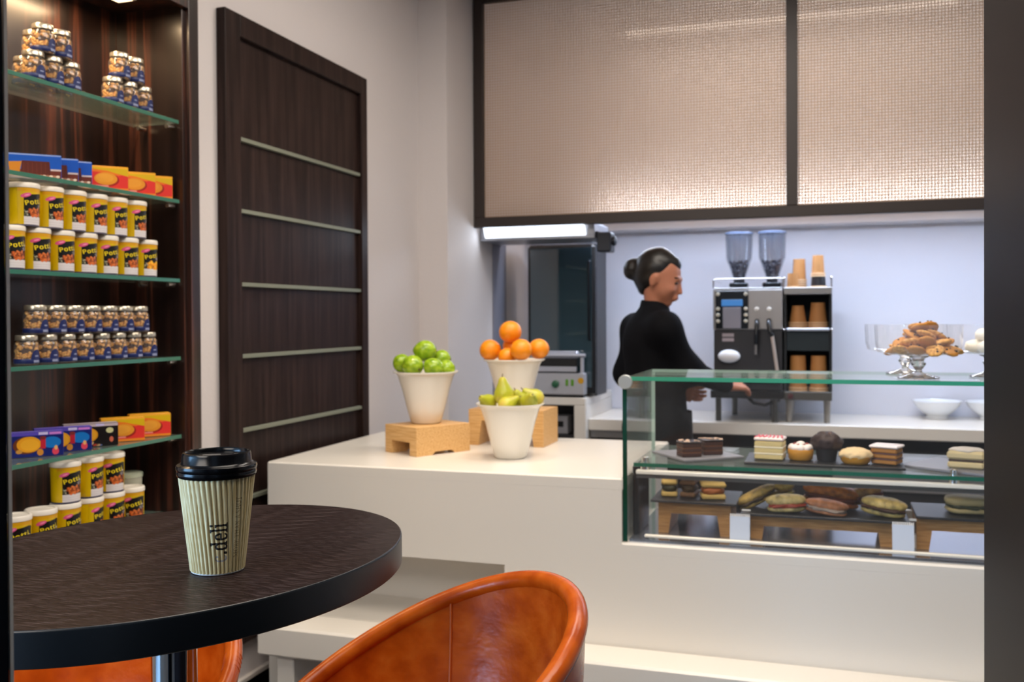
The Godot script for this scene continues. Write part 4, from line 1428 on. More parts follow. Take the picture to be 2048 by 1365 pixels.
func build_case_food() -> void:
	var oak := tri_tex(M("oak", Color.WHITE, 0.55), noise_tex(0.03, [[0.0, Color("8a5f30")], [0.5, Color("a37640")], [1.0, Color("b98b52")]], 33, 3, 256), Vector3(1.5, 18, 18))
	# upper shelf, y = 0.999
	var Y := 0.9995
	slate("grey square tray with two brownies on the glass shelf", Vector3(-0.355, Y, -2.775), 38, 0.19, 0.19, "grey")
	slate("long black tray of small cakes in the middle of the glass shelf", Vector3(-0.012, Y, -2.745), 0, 0.405, 0.19, "black")
	slate("grey slate tray with the iced slice, beside the dark pier", Vector3(0.335, Y, -2.74), -32, 0.24, 0.20, "grey")
	var T := Y + 0.0078
	var choc := M("brownie", Color("3a1c10"), 0.6)
	for i in 2:
		var o := thing("brownie", ["chocolate brownie square on the grey tray, in front", "chocolate brownie square on the grey tray, behind the front one"][i], "brownie", Vector3([-0.370, -0.318][i], T, [-2.715, -2.775][i]), 30, "brownies on the grey tray")
		var b := MB.new()
		for k in 3:
			b.box(Vector3(0, 0.006 + k * 0.0125, 0), Vector3(0.056, 0.0115, 0.05), 0.002)
		part("sponge", b, choc, o)
		b = MB.new()
		for k in 2:
			b.box(Vector3(0, 0.0125 + k * 0.0125, 0), Vector3(0.054, 0.002, 0.048))
		part("cream", b, M("caramel", Color("7a4a26"), 0.5), o)
		b = MB.new()
		b.box(Vector3(0, 0.040, 0), Vector3(0.058, 0.006, 0.052), 0.002)
		part("icing", b, M("dark_icing", Color("1e0e0a"), 0.25), o)
		b = MB.new()
		var rg := RandomNumberGenerator.new()
		rg.seed = 8 + i
		for k in 14:
			b.t = Transform3D(Basis.from_euler(Vector3(rg.randf() * 3, rg.randf() * 3, 0)), Vector3(rg.randf_range(-0.025, 0.025), 0.0435, rg.randf_range(-0.022, 0.022)))
			b.box(Vector3.ZERO, Vector3(0.010, 0.002, 0.004))
		part("chocolate_shavings", b, M("shaving", Color("d8b8a0"), 0.5), o)
	# pink topped sponge
	var o := thing("sponge_cake", "block of cream sponge cake with a pink and white top", "cake", Vector3(-0.150, T, -2.725), -6)
	var b := MB.new()
	for k in 3:
		b.box(Vector3(0, 0.0085 + k * 0.0175, 0), Vector3(0.076, 0.015, 0.06), 0.003)
	part("sponge", b, M("sponge", Color("d9c284"), 0.75), o)
	b = MB.new()
	for k in 2:
		b.box(Vector3(0, 0.01725 + k * 0.0175, 0), Vector3(0.077, 0.005, 0.061), 0.001)
	part("cream", b, M("cream", Color("eee2c0"), 0.5), o)
	b = MB.new()
	b.box(Vector3(0, 0.0565, 0), Vector3(0.079, 0.009, 0.063), 0.003)
	part("topping", b, M("pale_icing", Color("f0dcd4"), 0.3), o)
	b = MB.new()
	for k in 7:
		b.tube([Vector3(-0.034 + k * 0.010, 0.0612, -0.026), Vector3(-0.028 + k * 0.010, 0.0622, 0.0), Vector3(-0.036 + k * 0.012, 0.0612, 0.027)], 0.0026, 6)
	part("pink_drizzle", b, M("pink_icing", Color("dd3a48"), 0.3), o)
	# meringue tart
	o = thing("meringue_tart", "round yellow tart with a white meringue top", "tart", Vector3(-0.070, T, -2.725))
	b = MB.new()
	b.lathe([Vector2(0, 0), Vector2(0.026, 0), Vector2(0.031, 0.004), Vector2(0.0345, 0.026), Vector2(0.033, 0.030), Vector2(0, 0.030)], 28)
	part("crust", b, M("tart_crust", Color("c98a26"), 0.6), o)
	b = MB.new()
	for k in 9:
		var a := k * TAU / 8.0
		var rr := 0.0 if k == 8 else 0.021
		b.blob(Vector3(rr * cos(a), 0.034 + (0.008 if k == 8 else 0.0), rr * sin(a)), Vector3(0.0125, 0.010, 0.0125), 10, 7, 0.1, 60, k)
	part("meringue", b, M("meringue", Color("f2e8de"), 0.6), o)
	b = MB.new()
	for k in 7:
		var a := k * 0.95
		b.blob(Vector3(0.018 * cos(a), 0.0445, 0.018 * sin(a)), Vector3(0.0035, 0.002, 0.003), 6, 4)
	part("berry_pieces", b, M("berry", Color("8a2a20"), 0.4), o)
	# muffin
	o = thing("muffin", "tall dark chocolate muffin in its paper case", "muffin", Vector3(-0.003, T, -2.735))
	b = MB.new()
	b.surf(40, 4, func(u, v):
		var a := TAU * float(u)
		var r := lerpf(0.024, 0.032, float(v)) + 0.0012 * sin(a * 20.0)
		return Vector3(r * cos(a), float(v) * 0.042, -r * sin(a)), true)
	part("paper_case", b, M("muffin_case", Color("15100e"), 0.6), o)
	b = MB.new()
	b.blob(Vector3(0, 0.050, 0), Vector3(0.041, 0.028, 0.041), 26, 16, 0.25, 55.0, 3)
	part("dome", b, M("muffin_choc", Color("2c150e"), 0.6), o)
	b = MB.new()
	for k in 9:
		var a := k * 2.4
		b.box(Vector3(0.022 * cos(a) * (0.4 + 0.07 * k), 0.075 - 0.0008 * k, 0.022 * sin(a) * (0.4 + 0.07 * k)), Vector3(0.009, 0.007, 0.008), 0.002)
	part("chocolate_chunks", b, M("chunk", Color("5a3a2c"), 0.35), o)
	# crumble pie
	o = thing("crumble_pie", "round pale crumble topped pie beside the muffin", "pie", Vector3(0.070, T, -2.70))
	b = MB.new()
	b.lathe([Vector2(0, 0), Vector2(0.030, 0), Vector2(0.036, 0.006), Vector2(0.041, 0.020), Vector2(0, 0.022)], 28)
	part("crust", b, M("tart_crust"), o)
	b = MB.new()
	b.blob(Vector3(0, 0.024, 0), Vector3(0.043, 0.018, 0.043), 26, 14, 0.22, 70.0, 9)
	part("topping", b, M("crumble", Color("dcbf90"), 0.75), o)
	# iced slice
	o = thing("iced_slice", "golden cake slice with a white iced top", "cake slice", Vector3(0.148, T, -2.715), -20)
	b = MB.new()
	for k in 3:
		b.box(Vector3(0, 0.008 + k * 0.0145, 0), Vector3(0.066, 0.0125, 0.056), 0.003)
	part("sponge", b, M("golden_sponge", Color("a8702c"), 0.7), o)
	b = MB.new()
	for k in 2:
		b.box(Vector3(0, 0.0152 + k * 0.0145, 0), Vector3(0.068, 0.003, 0.058))
	part("filling", b, M("brown_jam", Color("5a2a14"), 0.4), o)
	b = MB.new()
	b.box(Vector3(0, 0.0475, 0), Vector3(0.074, 0.007, 0.064), 0.003)
	part("icing", b, M("white_icing", Color("e4d8d4"), 0.35), o)
	# layered slice by the pier
	o = thing("cream_slice", "thick cream coloured layered slice on the grey tray", "cake slice", Vector3(0.338, T, -2.70), -12)
	b = MB.new()
	b.box(Vector3(0, 0.010, 0), Vector3(0.085, 0.018, 0.06), 0.005)
	b.box(Vector3(0, 0.034, 0), Vector3(0.088, 0.022, 0.062), 0.006)
	part("sponge", b, M("pale_sponge", Color("cdb887"), 0.7), o)
	b = MB.new()
	b.box(Vector3(0, 0.021, 0), Vector3(0.080, 0.006, 0.056), 0.002)
	part("filling", b, M("dark_filling", Color("3a2418"), 0.5), o)
	b = MB.new()
	b.blob(Vector3(0, 0.046, 0), Vector3(0.042, 0.008, 0.029), 18, 8, 0.2, 60.0, 4)
	part("topping", b, M("grey_topping", Color("d0c4b4"), 0.6), o)
	# lower deck, y = 0.794
	var D := 0.7945
	riser("display_stand", "oak stand with a dark slate of cut sandwiches, nearest the pots", Vector3(-0.352, D, -2.765), 0, 0.198, 0.088, 0.17, 0.028, 0.056, 0, oak, "stand")
	riser("display_stand", "long oak stand carrying the filled rolls in the case", Vector3(-0.020, D, -2.765), 0, 0.360, 0.066, 0.17, 0.030, 0.036, 0, oak, "stand")
	riser("display_stand", "oak stand carrying one wrapped sandwich beside the dark pier", Vector3(0.340, D, -2.765), 0, 0.245, 0.082, 0.17, 0.030, 0.050, 0, oak, "stand")
	slate("dark slate on the first oak stand, under the cut sandwiches", Vector3(-0.352, D + 0.0885, -2.755), 0, 0.235, 0.20)
	slate("long dark slate on the long oak stand, under the rolls", Vector3(-0.012, D + 0.0665, -2.755), 0, 0.425, 0.21)
	slate("dark slate on the oak stand beside the dark pier", Vector3(0.345, D + 0.0825, -2.755), 0, 0.26, 0.20)
	var crumb := M("bread_crumb", Color("c9a95e"), 0.75)
	var crust := M("bread_crust", Color("b8863c"), 0.55)
	var hy := D + 0.0963
	for i in 3:
		var s := thing("cut_sandwich", ["cut sandwich on the slate, at the end nearest the pots", "middle cut sandwich of three, browner than the others", "cut sandwich on the slate with an orange filling"][i], "sandwich", Vector3([-0.428, -0.372, -0.306][i], hy, [-2.735, -2.74, -2.725][i]), [8, -4, 12][i], "cut sandwiches on the first stand")
		b = MB.new()
		b.box(Vector3(0, 0.008, 0), Vector3([0.045, 0.044, 0.066][i], 0.014, 0.07), 0.004)
		b.box(Vector3(0, 0.040, 0.0), Vector3([0.045, 0.044, 0.068][i], 0.014, 0.072), 0.005)
		part("bread", b, [crumb, M("brown_bread", Color("6a4a2a"), 0.7), crumb][i], s)
		b = MB.new()
		b.blob(Vector3(0, 0.024, 0), Vector3([0.022, 0.021, 0.033][i], 0.011, 0.036), 16, 8, 0.3, 70.0, i + 2, 0.7)
		part("filling", b, [M("dark_leaf", Color("3a3a1c"), 0.5), M("olive_filling", Color("4c3a1e"), 0.5), M("orange_filling", Color("b0622a"), 0.5)][i], s)
	var ry := D + 0.0743
	var roll := func(label, at, yaw, tilt, len, wid, hgt, ctop, cfill, sd):
		var s := thing("filled_roll", label, "filled roll", at, yaw, "filled rolls on the long slate")
		s.rotation_degrees.z = tilt
		var m := MB.new()
		m.blob(Vector3(0, hgt * 0.66, 0), Vector3(len / 2, hgt * 0.34, wid / 2), 22, 12, 0.08, 30.0, sd, 0.85)
		part("top_half", m, bread(ctop), s)
		m = MB.new()
		m.blob(Vector3(0, hgt * 0.22, 0), Vector3(len * 0.49, hgt * 0.22, wid * 0.48), 22, 10, 0.05, 30.0, sd + 1, 0.8)
		part("bottom_half", m, bread(ctop), s)
		m = MB.new()
		m.blob(Vector3(0, hgt * 0.42, 0.006), Vector3(len * 0.46, hgt * 0.16, wid * 0.5), 26, 10, 0.35, 75.0, sd + 2, 0.8)
		part("filling", m, M("fill_%s" % cfill, Color(cfill), 0.5), s)
	roll.call("flat baguette roll leaning up at the near end of the slate", Vector3(-0.178, ry + 0.012, -2.745), 8, 28, 0.115, 0.06, 0.040, "c2a050", "3c2c14", 1)
	roll.call("pale roll with ham, in front of the leaning baguette", Vector3(-0.105, ry, -2.70), 2, 4, 0.105, 0.065, 0.048, "dcc27a", "a8442c", 3)
	roll.call("yellow bread piece at the back of the slate", Vector3(-0.125, ry + 0.022, -2.80), -10, 10, 0.08, 0.05, 0.040, "cdb050", "8a6a2a", 5)
	roll.call("glossy orange brown roll at the back of the slate", Vector3(0.005, ry + 0.006, -2.78), 4, -8, 0.15, 0.07, 0.062, "d2741a", "7a3010", 7)
	roll.call("open roll with a pale tuna filling at the front", Vector3(-0.005, ry, -2.695), -8, -6, 0.11, 0.06, 0.040, "c07a4a", "b09a86", 9)
	roll.call("thin bread roll standing behind the end roll", Vector3(0.105, ry + 0.020, -2.80), 20, 14, 0.09, 0.05, 0.045, "b8803a", "6a2a14", 11)
	roll.call("smooth pale roll at the end of the slate by the tags", Vector3(0.138, ry, -2.72), -14, -6, 0.115, 0.065, 0.050, "d8b866", "4a2c16", 13)
	var wr := thing("wrapped_sandwich", "pale flat sandwich on the slate beside the dark pier", "sandwich", Vector3(0.345, D + 0.0903, -2.735), 4)
	b = MB.new()
	b.blob(Vector3(0, 0.032, 0), Vector3(0.057, 0.014, 0.042), 22, 10, 0.12, 40.0, 8, 0.7)
	b.blob(Vector3(0, 0.010, 0), Vector3(0.054, 0.010, 0.040), 22, 10, 0.08, 40.0, 9, 0.7)
	part("bread", b, M("pale_bread", Color("b7a06a"), 0.6), wr)
	b = MB.new()
	b.blob(Vector3(0, 0.020, 0.002), Vector3(0.050, 0.008, 0.040), 22, 8, 0.3, 70.0, 3, 0.7)
	part("filling", b, M("dark_leaf"), wr)
	# price tags: folded clear holders with white paper
	var tagp := M("tag_paper", Color("cfd8e6"), 0.5)
	var n := 0
	for q in [[-0.223, -2.612], [0.182, -2.625]]:
		var s := thing("price_tag", ["blank white price tag strip between the first and the long stand", "blank white price tag strip between the long and the last stand"][n], "price tag", Vector3(q[0], D, q[1]), 0, "white price tags in the case")
		b = MB.new()
		b.t = Transform3D(Basis(Vector3.RIGHT, -0.12), Vector3(0, 0.003, 0))
		b.box(Vector3(0, 0.034, 0), Vector3(0.052, 0.068, 0.0015))
		part("paper", b, tagp, s)
		b = MB.new()
		b.t = Transform3D(Basis(Vector3.RIGHT, -0.12), Vector3(0, 0.003, 0))
		for k in 11:
			b.box(Vector3(-0.024 + k * 0.0048, 0.071, 0), Vector3(0.003, 0.007, 0.0015))
		part("perforated_edge", b, M("tag_edge", Color("f4f0ea"), 0.5), s)
		b = MB.new()
		b.box(Vector3(0, 0.002, -0.012), Vector3(0.054, 0.004, 0.03), 0.001)
		part("foot", b, pane("clear_plastic", Color(0.9, 0.95, 1), 0.2), s)
		n += 1
	n = 0
	for x in [-0.212, 0.212]:
		var s := thing("marble_strip", ["white strip lying between the first and the long slate", "white strip lying between the long and the last slate"][n], "strip", Vector3(x, D, -2.76), 0, "white strips in the case")
		b = MB.new()
		b.t = Transform3D(Basis(Vector3.RIGHT, -0.25), Vector3(0, 0.055, 0))
		b.box(Vector3.ZERO, Vector3(0.024, 0.006, 0.16), 0.001)
		b.t = Transform3D()
		b.box(Vector3(0, 0.017, 0.06), Vector3(0.02, 0.034, 0.02))
		b.box(Vector3(0, 0.037, -0.06), Vector3(0.02, 0.074, 0.02))
		part("strip", b, M("white_strip", Color("ece8e0"), 0.4), s)
		n += 1


func build_cake_stands() -> void:
	var g := M("stand_glass", Color(1, 1, 1, 0.04), 0.02)
	g.transparency = BaseMaterial3D.TRANSPARENCY_ALPHA
	g.refraction_enabled = true
	g.refraction_scale = 0.05
	var thin := pane("thin_glass", Color(0.95, 0.97, 1.0), 0.10)
	var Y := 1.2368
	var st := thing("cake_stand", "footed glass stand piled with golden cookies on top of the case", "cake stand", Vector3(0.222, Y, -2.675), 0, "footed glass stands on the case")
	var b := MB.new()
	b.lathe([Vector2(0, 0), Vector2(0.050, 0), Vector2(0.052, 0.003), Vector2(0.030, 0.009), Vector2(0.010, 0.016), Vector2(0.008, 0.022), Vector2(0.014, 0.030), Vector2(0.019, 0.038), Vector2(0.013, 0.045), Vector2(0.016, 0.052), Vector2(0.03, 0.058), Vector2(0.0, 0.060)], 32)
	part("foot", b, g, st)
	b = MB.new()
	b.lathe([Vector2(0.0, 0.0615), Vector2(0.080, 0.0625), Vector2(0.098, 0.068), Vector2(0.103, 0.085), Vector2(0.106, 0.138)], 40)
	part("dish", b, thin, st)
	var s2 := copy(st, "footed glass stand behind the cookie stand, seen through it", Vector3(0.205, Y, -2.872))
	s2.set_meta("category", "cake stand")
	copy(st, "footed glass stand of white meringues beside the dark pier", Vector3(0.405, Y, -2.78))
	var rg := RandomNumberGenerator.new()
	rg.seed = 12
	var cm := [tri_tex(M("cookie_a", Color.WHITE, 0.7), noise_tex(0.06, [[0.0, Color("7a4a1c")], [0.4, Color("c88f42")], [1.0, Color("ecc274")]], 61, 3, 128), Vector3(12, 12, 12)), M("cookie_b", Color("bf8236"), 0.7)]
	var names := ["lowest layer", "second layer", "third layer", "top"]
	var idx := 0
	for lay in 4:
		var cnt: int = [10, 8, 5, 3][lay]
		for k in cnt:
			var a := TAU * k / cnt + lay * 0.7
			var rr: float = [0.068, 0.048, 0.030, 0.014][lay]
			var at := Vector3(0.222 + rr * cos(a) + 0.012, Y + 0.074 + lay * 0.0185, -2.675 + rr * sin(a) * 0.95)
			var side: String = ["facing the person", "on the tower side", "facing the pots", "facing the bar table"][int(fposmod(a, TAU) / TAU * 4.0) % 4]
			var o := thing("cookie", "golden cookie, %s of the pile, %s, the %s one round" % [names[lay], side, ORD[k]], "cookie", at, 0, "cookies on the glass stand")
			o.rotation = Vector3(rg.randf_range(-0.5, 0.5), rg.randf() * 6.0, rg.randf_range(0.15, 0.6))
			b = MB.new()
			b.blob(Vector3.ZERO, Vector3(0.030, 0.0085, 0.022), 18, 10, 0.12, 45.0, idx)
			part("biscuit", b, cm[idx % 2], o)
			b = MB.new()
			for c in 5:
				b.blob(Vector3(rg.randf_range(-0.022, 0.022), 0.0075, rg.randf_range(-0.014, 0.014)), Vector3(0.003, 0.0025, 0.003), 6, 4)
			part("chips", b, M("choc_chip", Color("3a1e10"), 0.4), o)
			idx += 1
	for k in 9:
		var a := k * 2.399
		var rr := 0.018 * sqrt(float(k)) + (0.0 if k < 6 else 0.004)
		var lvl := 0 if k > 2 else 1
		var at := Vector3(0.405 + rr * cos(a), Y + 0.080 + lvl * 0.030, -2.78 + rr * sin(a))
		var o := thing("meringue", "white meringue, %s layer of the pile beside the dark pier, the %s one outwards" % [["lower", "upper"][lvl], ORD[k]], "meringue", at, k * 40.0, "white meringues on the glass stand")
		b = MB.new()
		b.blob(Vector3.ZERO, Vector3(0.026, 0.017, 0.026), 18, 10, 0.2, 40.0, k + 20)
		part("shell", b, M("meringue_white", Color("f3eee2"), 0.7), o)


func build_shelf_goods() -> void:
	# glass jars of nuts
	var jg := pane("jar_glass", Color.WHITE, 0.06)
	var R := 0.0268
	var jar := thing("nut_jar", "proto", "jar", Vector3.ZERO, 0, "glass nut jars")
	jar.set_meta("base_name", "nut_jar")
	var b := MB.new()
	b.lathe([Vector2(0, 0.0005), Vector2(R - 0.003, 0.0005), Vector2(R, 0.004), Vector2(R, 0.044), Vector2(R - 0.002, 0.050), Vector2(R - 0.006, 0.0545), Vector2(R - 0.006, 0.060)], 24)
	part("glass", b, jg, jar)
	b = MB.new()
	b.lathe([Vector2(R - 0.0045, 0.056), Vector2(R - 0.003, 0.0565), Vector2(R - 0.003, 0.066), Vector2(R - 0.0045, 0.068), Vector2(0, 0.0685)], 24)
	part("lid", b, M("jar_lid", Color("cfc7b4"), 0.28, 0.85), jar)
	b = MB.new()
	var rg := RandomNumberGenerator.new()
	rg.seed = 3
	for k in 88:
		var a := rg.randf() * TAU
		var y := rg.randf_range(0.007, 0.050)
		var rr := (R - 0.0075) * (1.0 if k < 85 else rg.randf_range(0.2, 0.9))
		b.t = Transform3D(Basis.from_euler(Vector3(rg.randf() * 3, rg.randf() * 3, rg.randf() * 3)), Vector3(rr * cos(a), y, rr * sin(a)))
		b.blob(Vector3.ZERO, Vector3(0.0070, 0.0036, 0.0046), 8, 6)
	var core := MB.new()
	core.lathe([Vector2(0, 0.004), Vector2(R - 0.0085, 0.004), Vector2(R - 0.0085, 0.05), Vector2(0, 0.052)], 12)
	var nm := tri_tex(M("nuts", Color.WHITE, 0.5), noise_tex(0.05, [[0.0, Color("7a4818")], [0.4, Color("c4822e")], [0.6, Color("e2ac54")], [1.0, Color("f6d894")]], 71, 2, 128), Vector3(22, 22, 22))
	var nuts := part("nuts", b, nm, jar, "golden nuts filling the jar")
	nuts.set_meta("kind", "stuff")
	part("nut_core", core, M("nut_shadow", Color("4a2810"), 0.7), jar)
	b = MB.new()
	b.lathe([Vector2(R + 0.0002, 0.004), Vector2(R + 0.0004, 0.0042), Vector2(R + 0.0004, 0.0148), Vector2(R + 0.0002, 0.015)], 24)
	b.surf(16, 6, func(u, v):
		var a := (float(u) - 0.5) * 1.05
		var top := 0.0146 + 0.021 * sqrt(maxf(0.0, 1.0 - pow((float(u) - 0.5) * 2.0, 2.0)))
		return Vector3((R + 0.0006) * cos(a), lerpf(0.0140, top, float(v)), -(R + 0.0006) * sin(a)), false)
	var lab := part("label", b, M("label_blue", Color("18265f"), 0.4), jar, "dark blue band with a dome")
	b = MB.new()
	b.surf(10, 2, func(u, v):
		var a := (float(u) - 0.5) * 0.62
		return Vector3((R + 0.0009) * cos(a), 0.0062 + 0.0055 * float(v), -(R + 0.0009) * sin(a)), false)
	b.surf(8, 1, func(u, v):
		var a := (float(u) - 0.5) * 0.36
		return Vector3((R + 0.0009) * cos(a), 0.0195 + 0.0030 * float(v), -(R + 0.0009) * sin(a)), false)
	part("label_lines", b, M("label_pale", Color("8f97b8"), 0.5), lab)
	var jars := []
	var y1 := 1.9485
	for k in 3: jars.append([-1.735, y1, -1.765 - k * 0.0555, "nut jar on the top shelf, lower row of the stack by the post, %s along" % ORD[k]])
	for k in 2: jars.append([-1.735, y1 + 0.069, -1.794 - k * 0.0535, "nut jar on the top shelf, upper row of the stack by the post, %s along" % ORD[k]])
	for k in 3: jars.append([-1.795, y1, -1.800 - k * 0.0555, "nut jar on the top shelf, lower back row by the post, %s along" % ORD[k]])
	for k in 2: jars.append([-1.795, y1 + 0.069, -1.828 - k * 0.0535, "nut jar on the top shelf, upper back row by the post, %s along" % ORD[k]])
	for k in 3: jars.append([-1.735, y1, -2.024 - k * 0.0555, "nut jar on the top shelf, lower row near the dark panel, %s along" % ORD[k]])
	for k in 2: jars.append([-1.735, y1 + 0.069, -2.050 - k * 0.0535, "nut jar on the top shelf, upper row near the dark panel, %s along" % ORD[k]])
	var y4 := 1.2965
	for k in 8: jars.append([-1.735, y4, -1.737 - k * 0.0582, "nut jar on the fourth shelf, lower row, %s from the post" % ORD[k]])
	for k in 7: jars.append([-1.735, y4 + 0.069, -1.764 - k * 0.0582, "nut jar on the fourth shelf, upper row, %s from the post" % ORD[k]])
	for i in jars.size():
		var q: Array = jars[i]
		var at := Vector3(q[0], q[1], q[2])
		var yaw := fposmod(i * 37.0, 14.0) - 4.0
		if i == 0:
			jar.position = at
			jar.rotation_degrees.y = yaw
			tag(jar, q[3])
		else:
			copy(jar, q[3], at, yaw)
	# yellow snack tins
	var tr := 0.0335
	var tin := thing("snack_tin", "proto", "tin", Vector3.ZERO, 0, "yellow snack tins")
	tin.set_meta("base_name", "snack_tin")
	b = MB.new()
	b.lathe([Vector2(0, 0.0005), Vector2(tr - 0.003, 0.0005), Vector2(tr - 0.0015, 0.003), Vector2(tr - 0.0008, 0.05), Vector2(tr, 0.088), Vector2(0, 0.088)], 32)
	part("body", b, M("tin_yellow", Color("e6c200"), 0.32), tin)
	b = MB.new()
	b.lathe([Vector2(0, 0.0), Vector2(tr - 0.0025, 0.0), Vector2(tr - 0.0005, 0.0015), Vector2(tr - 0.0008, 0.004)], 32)
	part("foot_ring", b, M("tin_grey", Color("4c4a62"), 0.4), tin)
	b = MB.new()
	b.lathe([Vector2(tr, 0.0865), Vector2(tr + 0.002, 0.087), Vector2(tr + 0.002, 0.096), Vector2(tr, 0.0985), Vector2(tr - 0.004, 0.0985), Vector2(tr - 0.005, 0.096), Vector2(0, 0.0955)], 32)
	part("lid", b, M("tin_lid", Color("e6dfd2"), 0.3), tin)
	b = MB.new()
	b.surf(20, 4, func(u, v):
		var a := (float(u) - 0.5) * 2.1
		var rr := lerpf(tr - 0.0012, tr + 0.0006, float(v)) + 0.0004
		return Vector3(rr * cos(a), lerpf(0.0042, 0.0862, float(v)), -rr * sin(a)), false)
	var tl := part("label", b, printed("tin_label", tin_print(false), 0.35), tin, "black label with yellow lettering")
	var tins := []
	var y3 := 1.5115
	for k in 7: tins.append([-1.736, y3, -1.690 - k * 0.0745, "yellow snack tin on the third shelf, lower row, %s from the post" % ORD[k], -11])
	for k in 6: tins.append([-1.736, y3 + 0.0992, -1.733 - k * 0.0725, "yellow snack tin on the third shelf, upper row, %s from the post" % ORD[k], -4])
	for k in 2: tins.append([-1.806, y3 + 0.0992, -1.79 - k * 0.075, "yellow snack tin on the third shelf, upper back row, %s from the post" % ORD[k], 8])
	var y6 := 0.8635
	for k in 6: tins.append([-1.736, y6, -1.700 - k * 0.0755, "yellow snack tin on the lowest visible shelf, lower row, %s from the post" % ORD[k], [-26, -14, -6, 12, -14, -34][k]])
	for k in 3: tins.append([-1.736, y6 + 0.0992, -1.852 - k * 0.0755, "yellow snack tin on the lowest visible shelf, upper row, %s from the post" % ORD[k], [-20, 0, -28][k]])
	var tin_b := printed("tin_label_orange", tin_print(true), 0.35)
	for i in tins.size():
		var q: Array = tins[i]
		var at := Vector3(q[0], q[1], q[2])
		if i == 0:
			tin.position = at
			tin.rotation_degrees.y = q[4]
			tag(tin, q[3])
		else:
			var c := copy(tin, q[3], at, q[4])
			if i == 6:
				(c.get_node("label") as MeshInstance3D).set_surface_override_material(0, tin_b)
				tag(c, "yellow snack tin with an orange picture, last in the third shelf's lower row")
	# clear tubs standing behind the tins
	var tubs := [[-1.79, y6 + 0.0, -2.135, "pale lidded plastic tub at the dark panel end of the lowest tin row"]]
	for q in tubs:
		var o := thing("plastic_tub", q[3], "tub", Vector3(q[0], q[1], q[2]))
		b = MB.new()
		b.lathe([Vector2(0, 0.0005), Vector2(0.028, 0.0005), Vector2(0.034, 0.10), Vector2(0.034, 0.118), Vector2(0.0335, 0.119), Vector2(0, 0.10)], 28)
		part("wall", b, M("tub_white", Color("b9b8a6"), 0.4), o)
		b = MB.new()
		b.lathe([Vector2(0.034, 0.112), Vector2(0.037, 0.113), Vector2(0.037, 0.122), Vector2(0.034, 0.124), Vector2(0, 0.123)], 28)
		part("lid", b, pane("tub_lid", Color(0.9, 0.95, 0.85), 0.35, 0.2), o)
	# biscuit cartons
	var prints := {"chocolate": [Color("1550b4"), 0.132, 0.056], "round": [Color("e0861c"), 0.108, 0.062], "purple": [Color("2a2a86"), 0.128, 0.058], "black": [Color("151214"), 0.128, 0.058]}
	for k in prints:
		printed("carton_" + k, biscuit_print(k), 0.35)
	var carton := func(kind: String, label: String, corner: Vector3, yaw: float, grp: String):
		var e: Array = prints[kind]
		var o := thing("biscuit_carton", label, "biscuit box", corner, yaw, grp)
		var m := MB.new()
		m.bx(-e[1], 0, 0, e[2], -0.029, 0, 0.0012)
		part("box", m, M("carton_side_" + kind, e[0], 0.4), o)
		m = MB.new()
		m.quad_uv(Vector3(-e[1] + 0.001, 0.001, 0.0004), Vector3(-0.001, 0.001, 0.0004), Vector3(-0.001, e[2] - 0.001, 0.0004), Vector3(-e[1] + 0.001, e[2] - 0.001, 0.0004))
		m.face([Vector3(-e[1] + 0.001, 0.001, 0.0), Vector3(-0.001, 0.001, 0.0), Vector3(-0.001, 0.001, 0.0004), Vector3(-e[1] + 0.001, 0.001, 0.0004)], Vector3(-0.05, 0.02, 0))
		part("front_print", m, M("carton_" + kind), o)
		m = MB.new()
		m.bx(-e[1] + 0.002, -0.002, e[2] - 0.0002, e[2] + 0.0005, -0.027, -0.002)
		part("top_flap", m, M("flap_" + kind, {"chocolate": Color("8ea8e0"), "round": Color("f0b428"), "purple": Color("6c5cc0"), "black": Color("c4b4bc")}[kind], 0.4), o)
	var y2 := 1.7295
	var g2 := "biscuit boxes on the second shelf"
	carton.call("chocolate", "blue chocolate biscuit box on the second shelf, nearest the post", Vector3(-1.712, y2, -1.824), 45, g2)
	carton.call("chocolate", "blue chocolate biscuit box on the second shelf, middle of three", Vector3(-1.712, y2, -1.878), 45, g2)
	carton.call("chocolate", "blue chocolate biscuit box on the second shelf, touching the orange boxes", Vector3(-1.712, y2, -1.923), 45, g2)
	carton.call("round", "orange round biscuit box on the second shelf, touching the blue boxes", Vector3(-1.712, y2, -2.052), 45, g2)
	carton.call("round", "orange round biscuit box on the second shelf, middle of three", Vector3(-1.712, y2, -2.158), 45, g2)
	carton.call("round", "orange round biscuit box on the second shelf, nearest the dark panel", Vector3(-1.712, y2, -2.228), 45, g2)
	var y5 := 1.0805
	var g5 := "biscuit boxes on the fifth shelf"
	carton.call("purple", "dark blue assorted biscuit box on the fifth shelf, nearest the post", Vector3(-1.712, y5, -1.822), 50, g5)
	carton.call("purple", "dark blue assorted biscuit box on the fifth shelf, second from the post", Vector3(-1.712, y5, -1.914), 50, g5)
	carton.call("black", "black assorted biscuit box on the fifth shelf", Vector3(-1.712, y5, -2.006), 50, g5)
	carton.call("round", "orange round biscuit box on the fifth shelf, touching the black box", Vector3(-1.712, y5, -2.106), 50, g5)
	carton.call("round", "orange round biscuit box on the fifth shelf, nearest the dark panel", Vector3(-1.712, y5, -2.212), 50, g5)


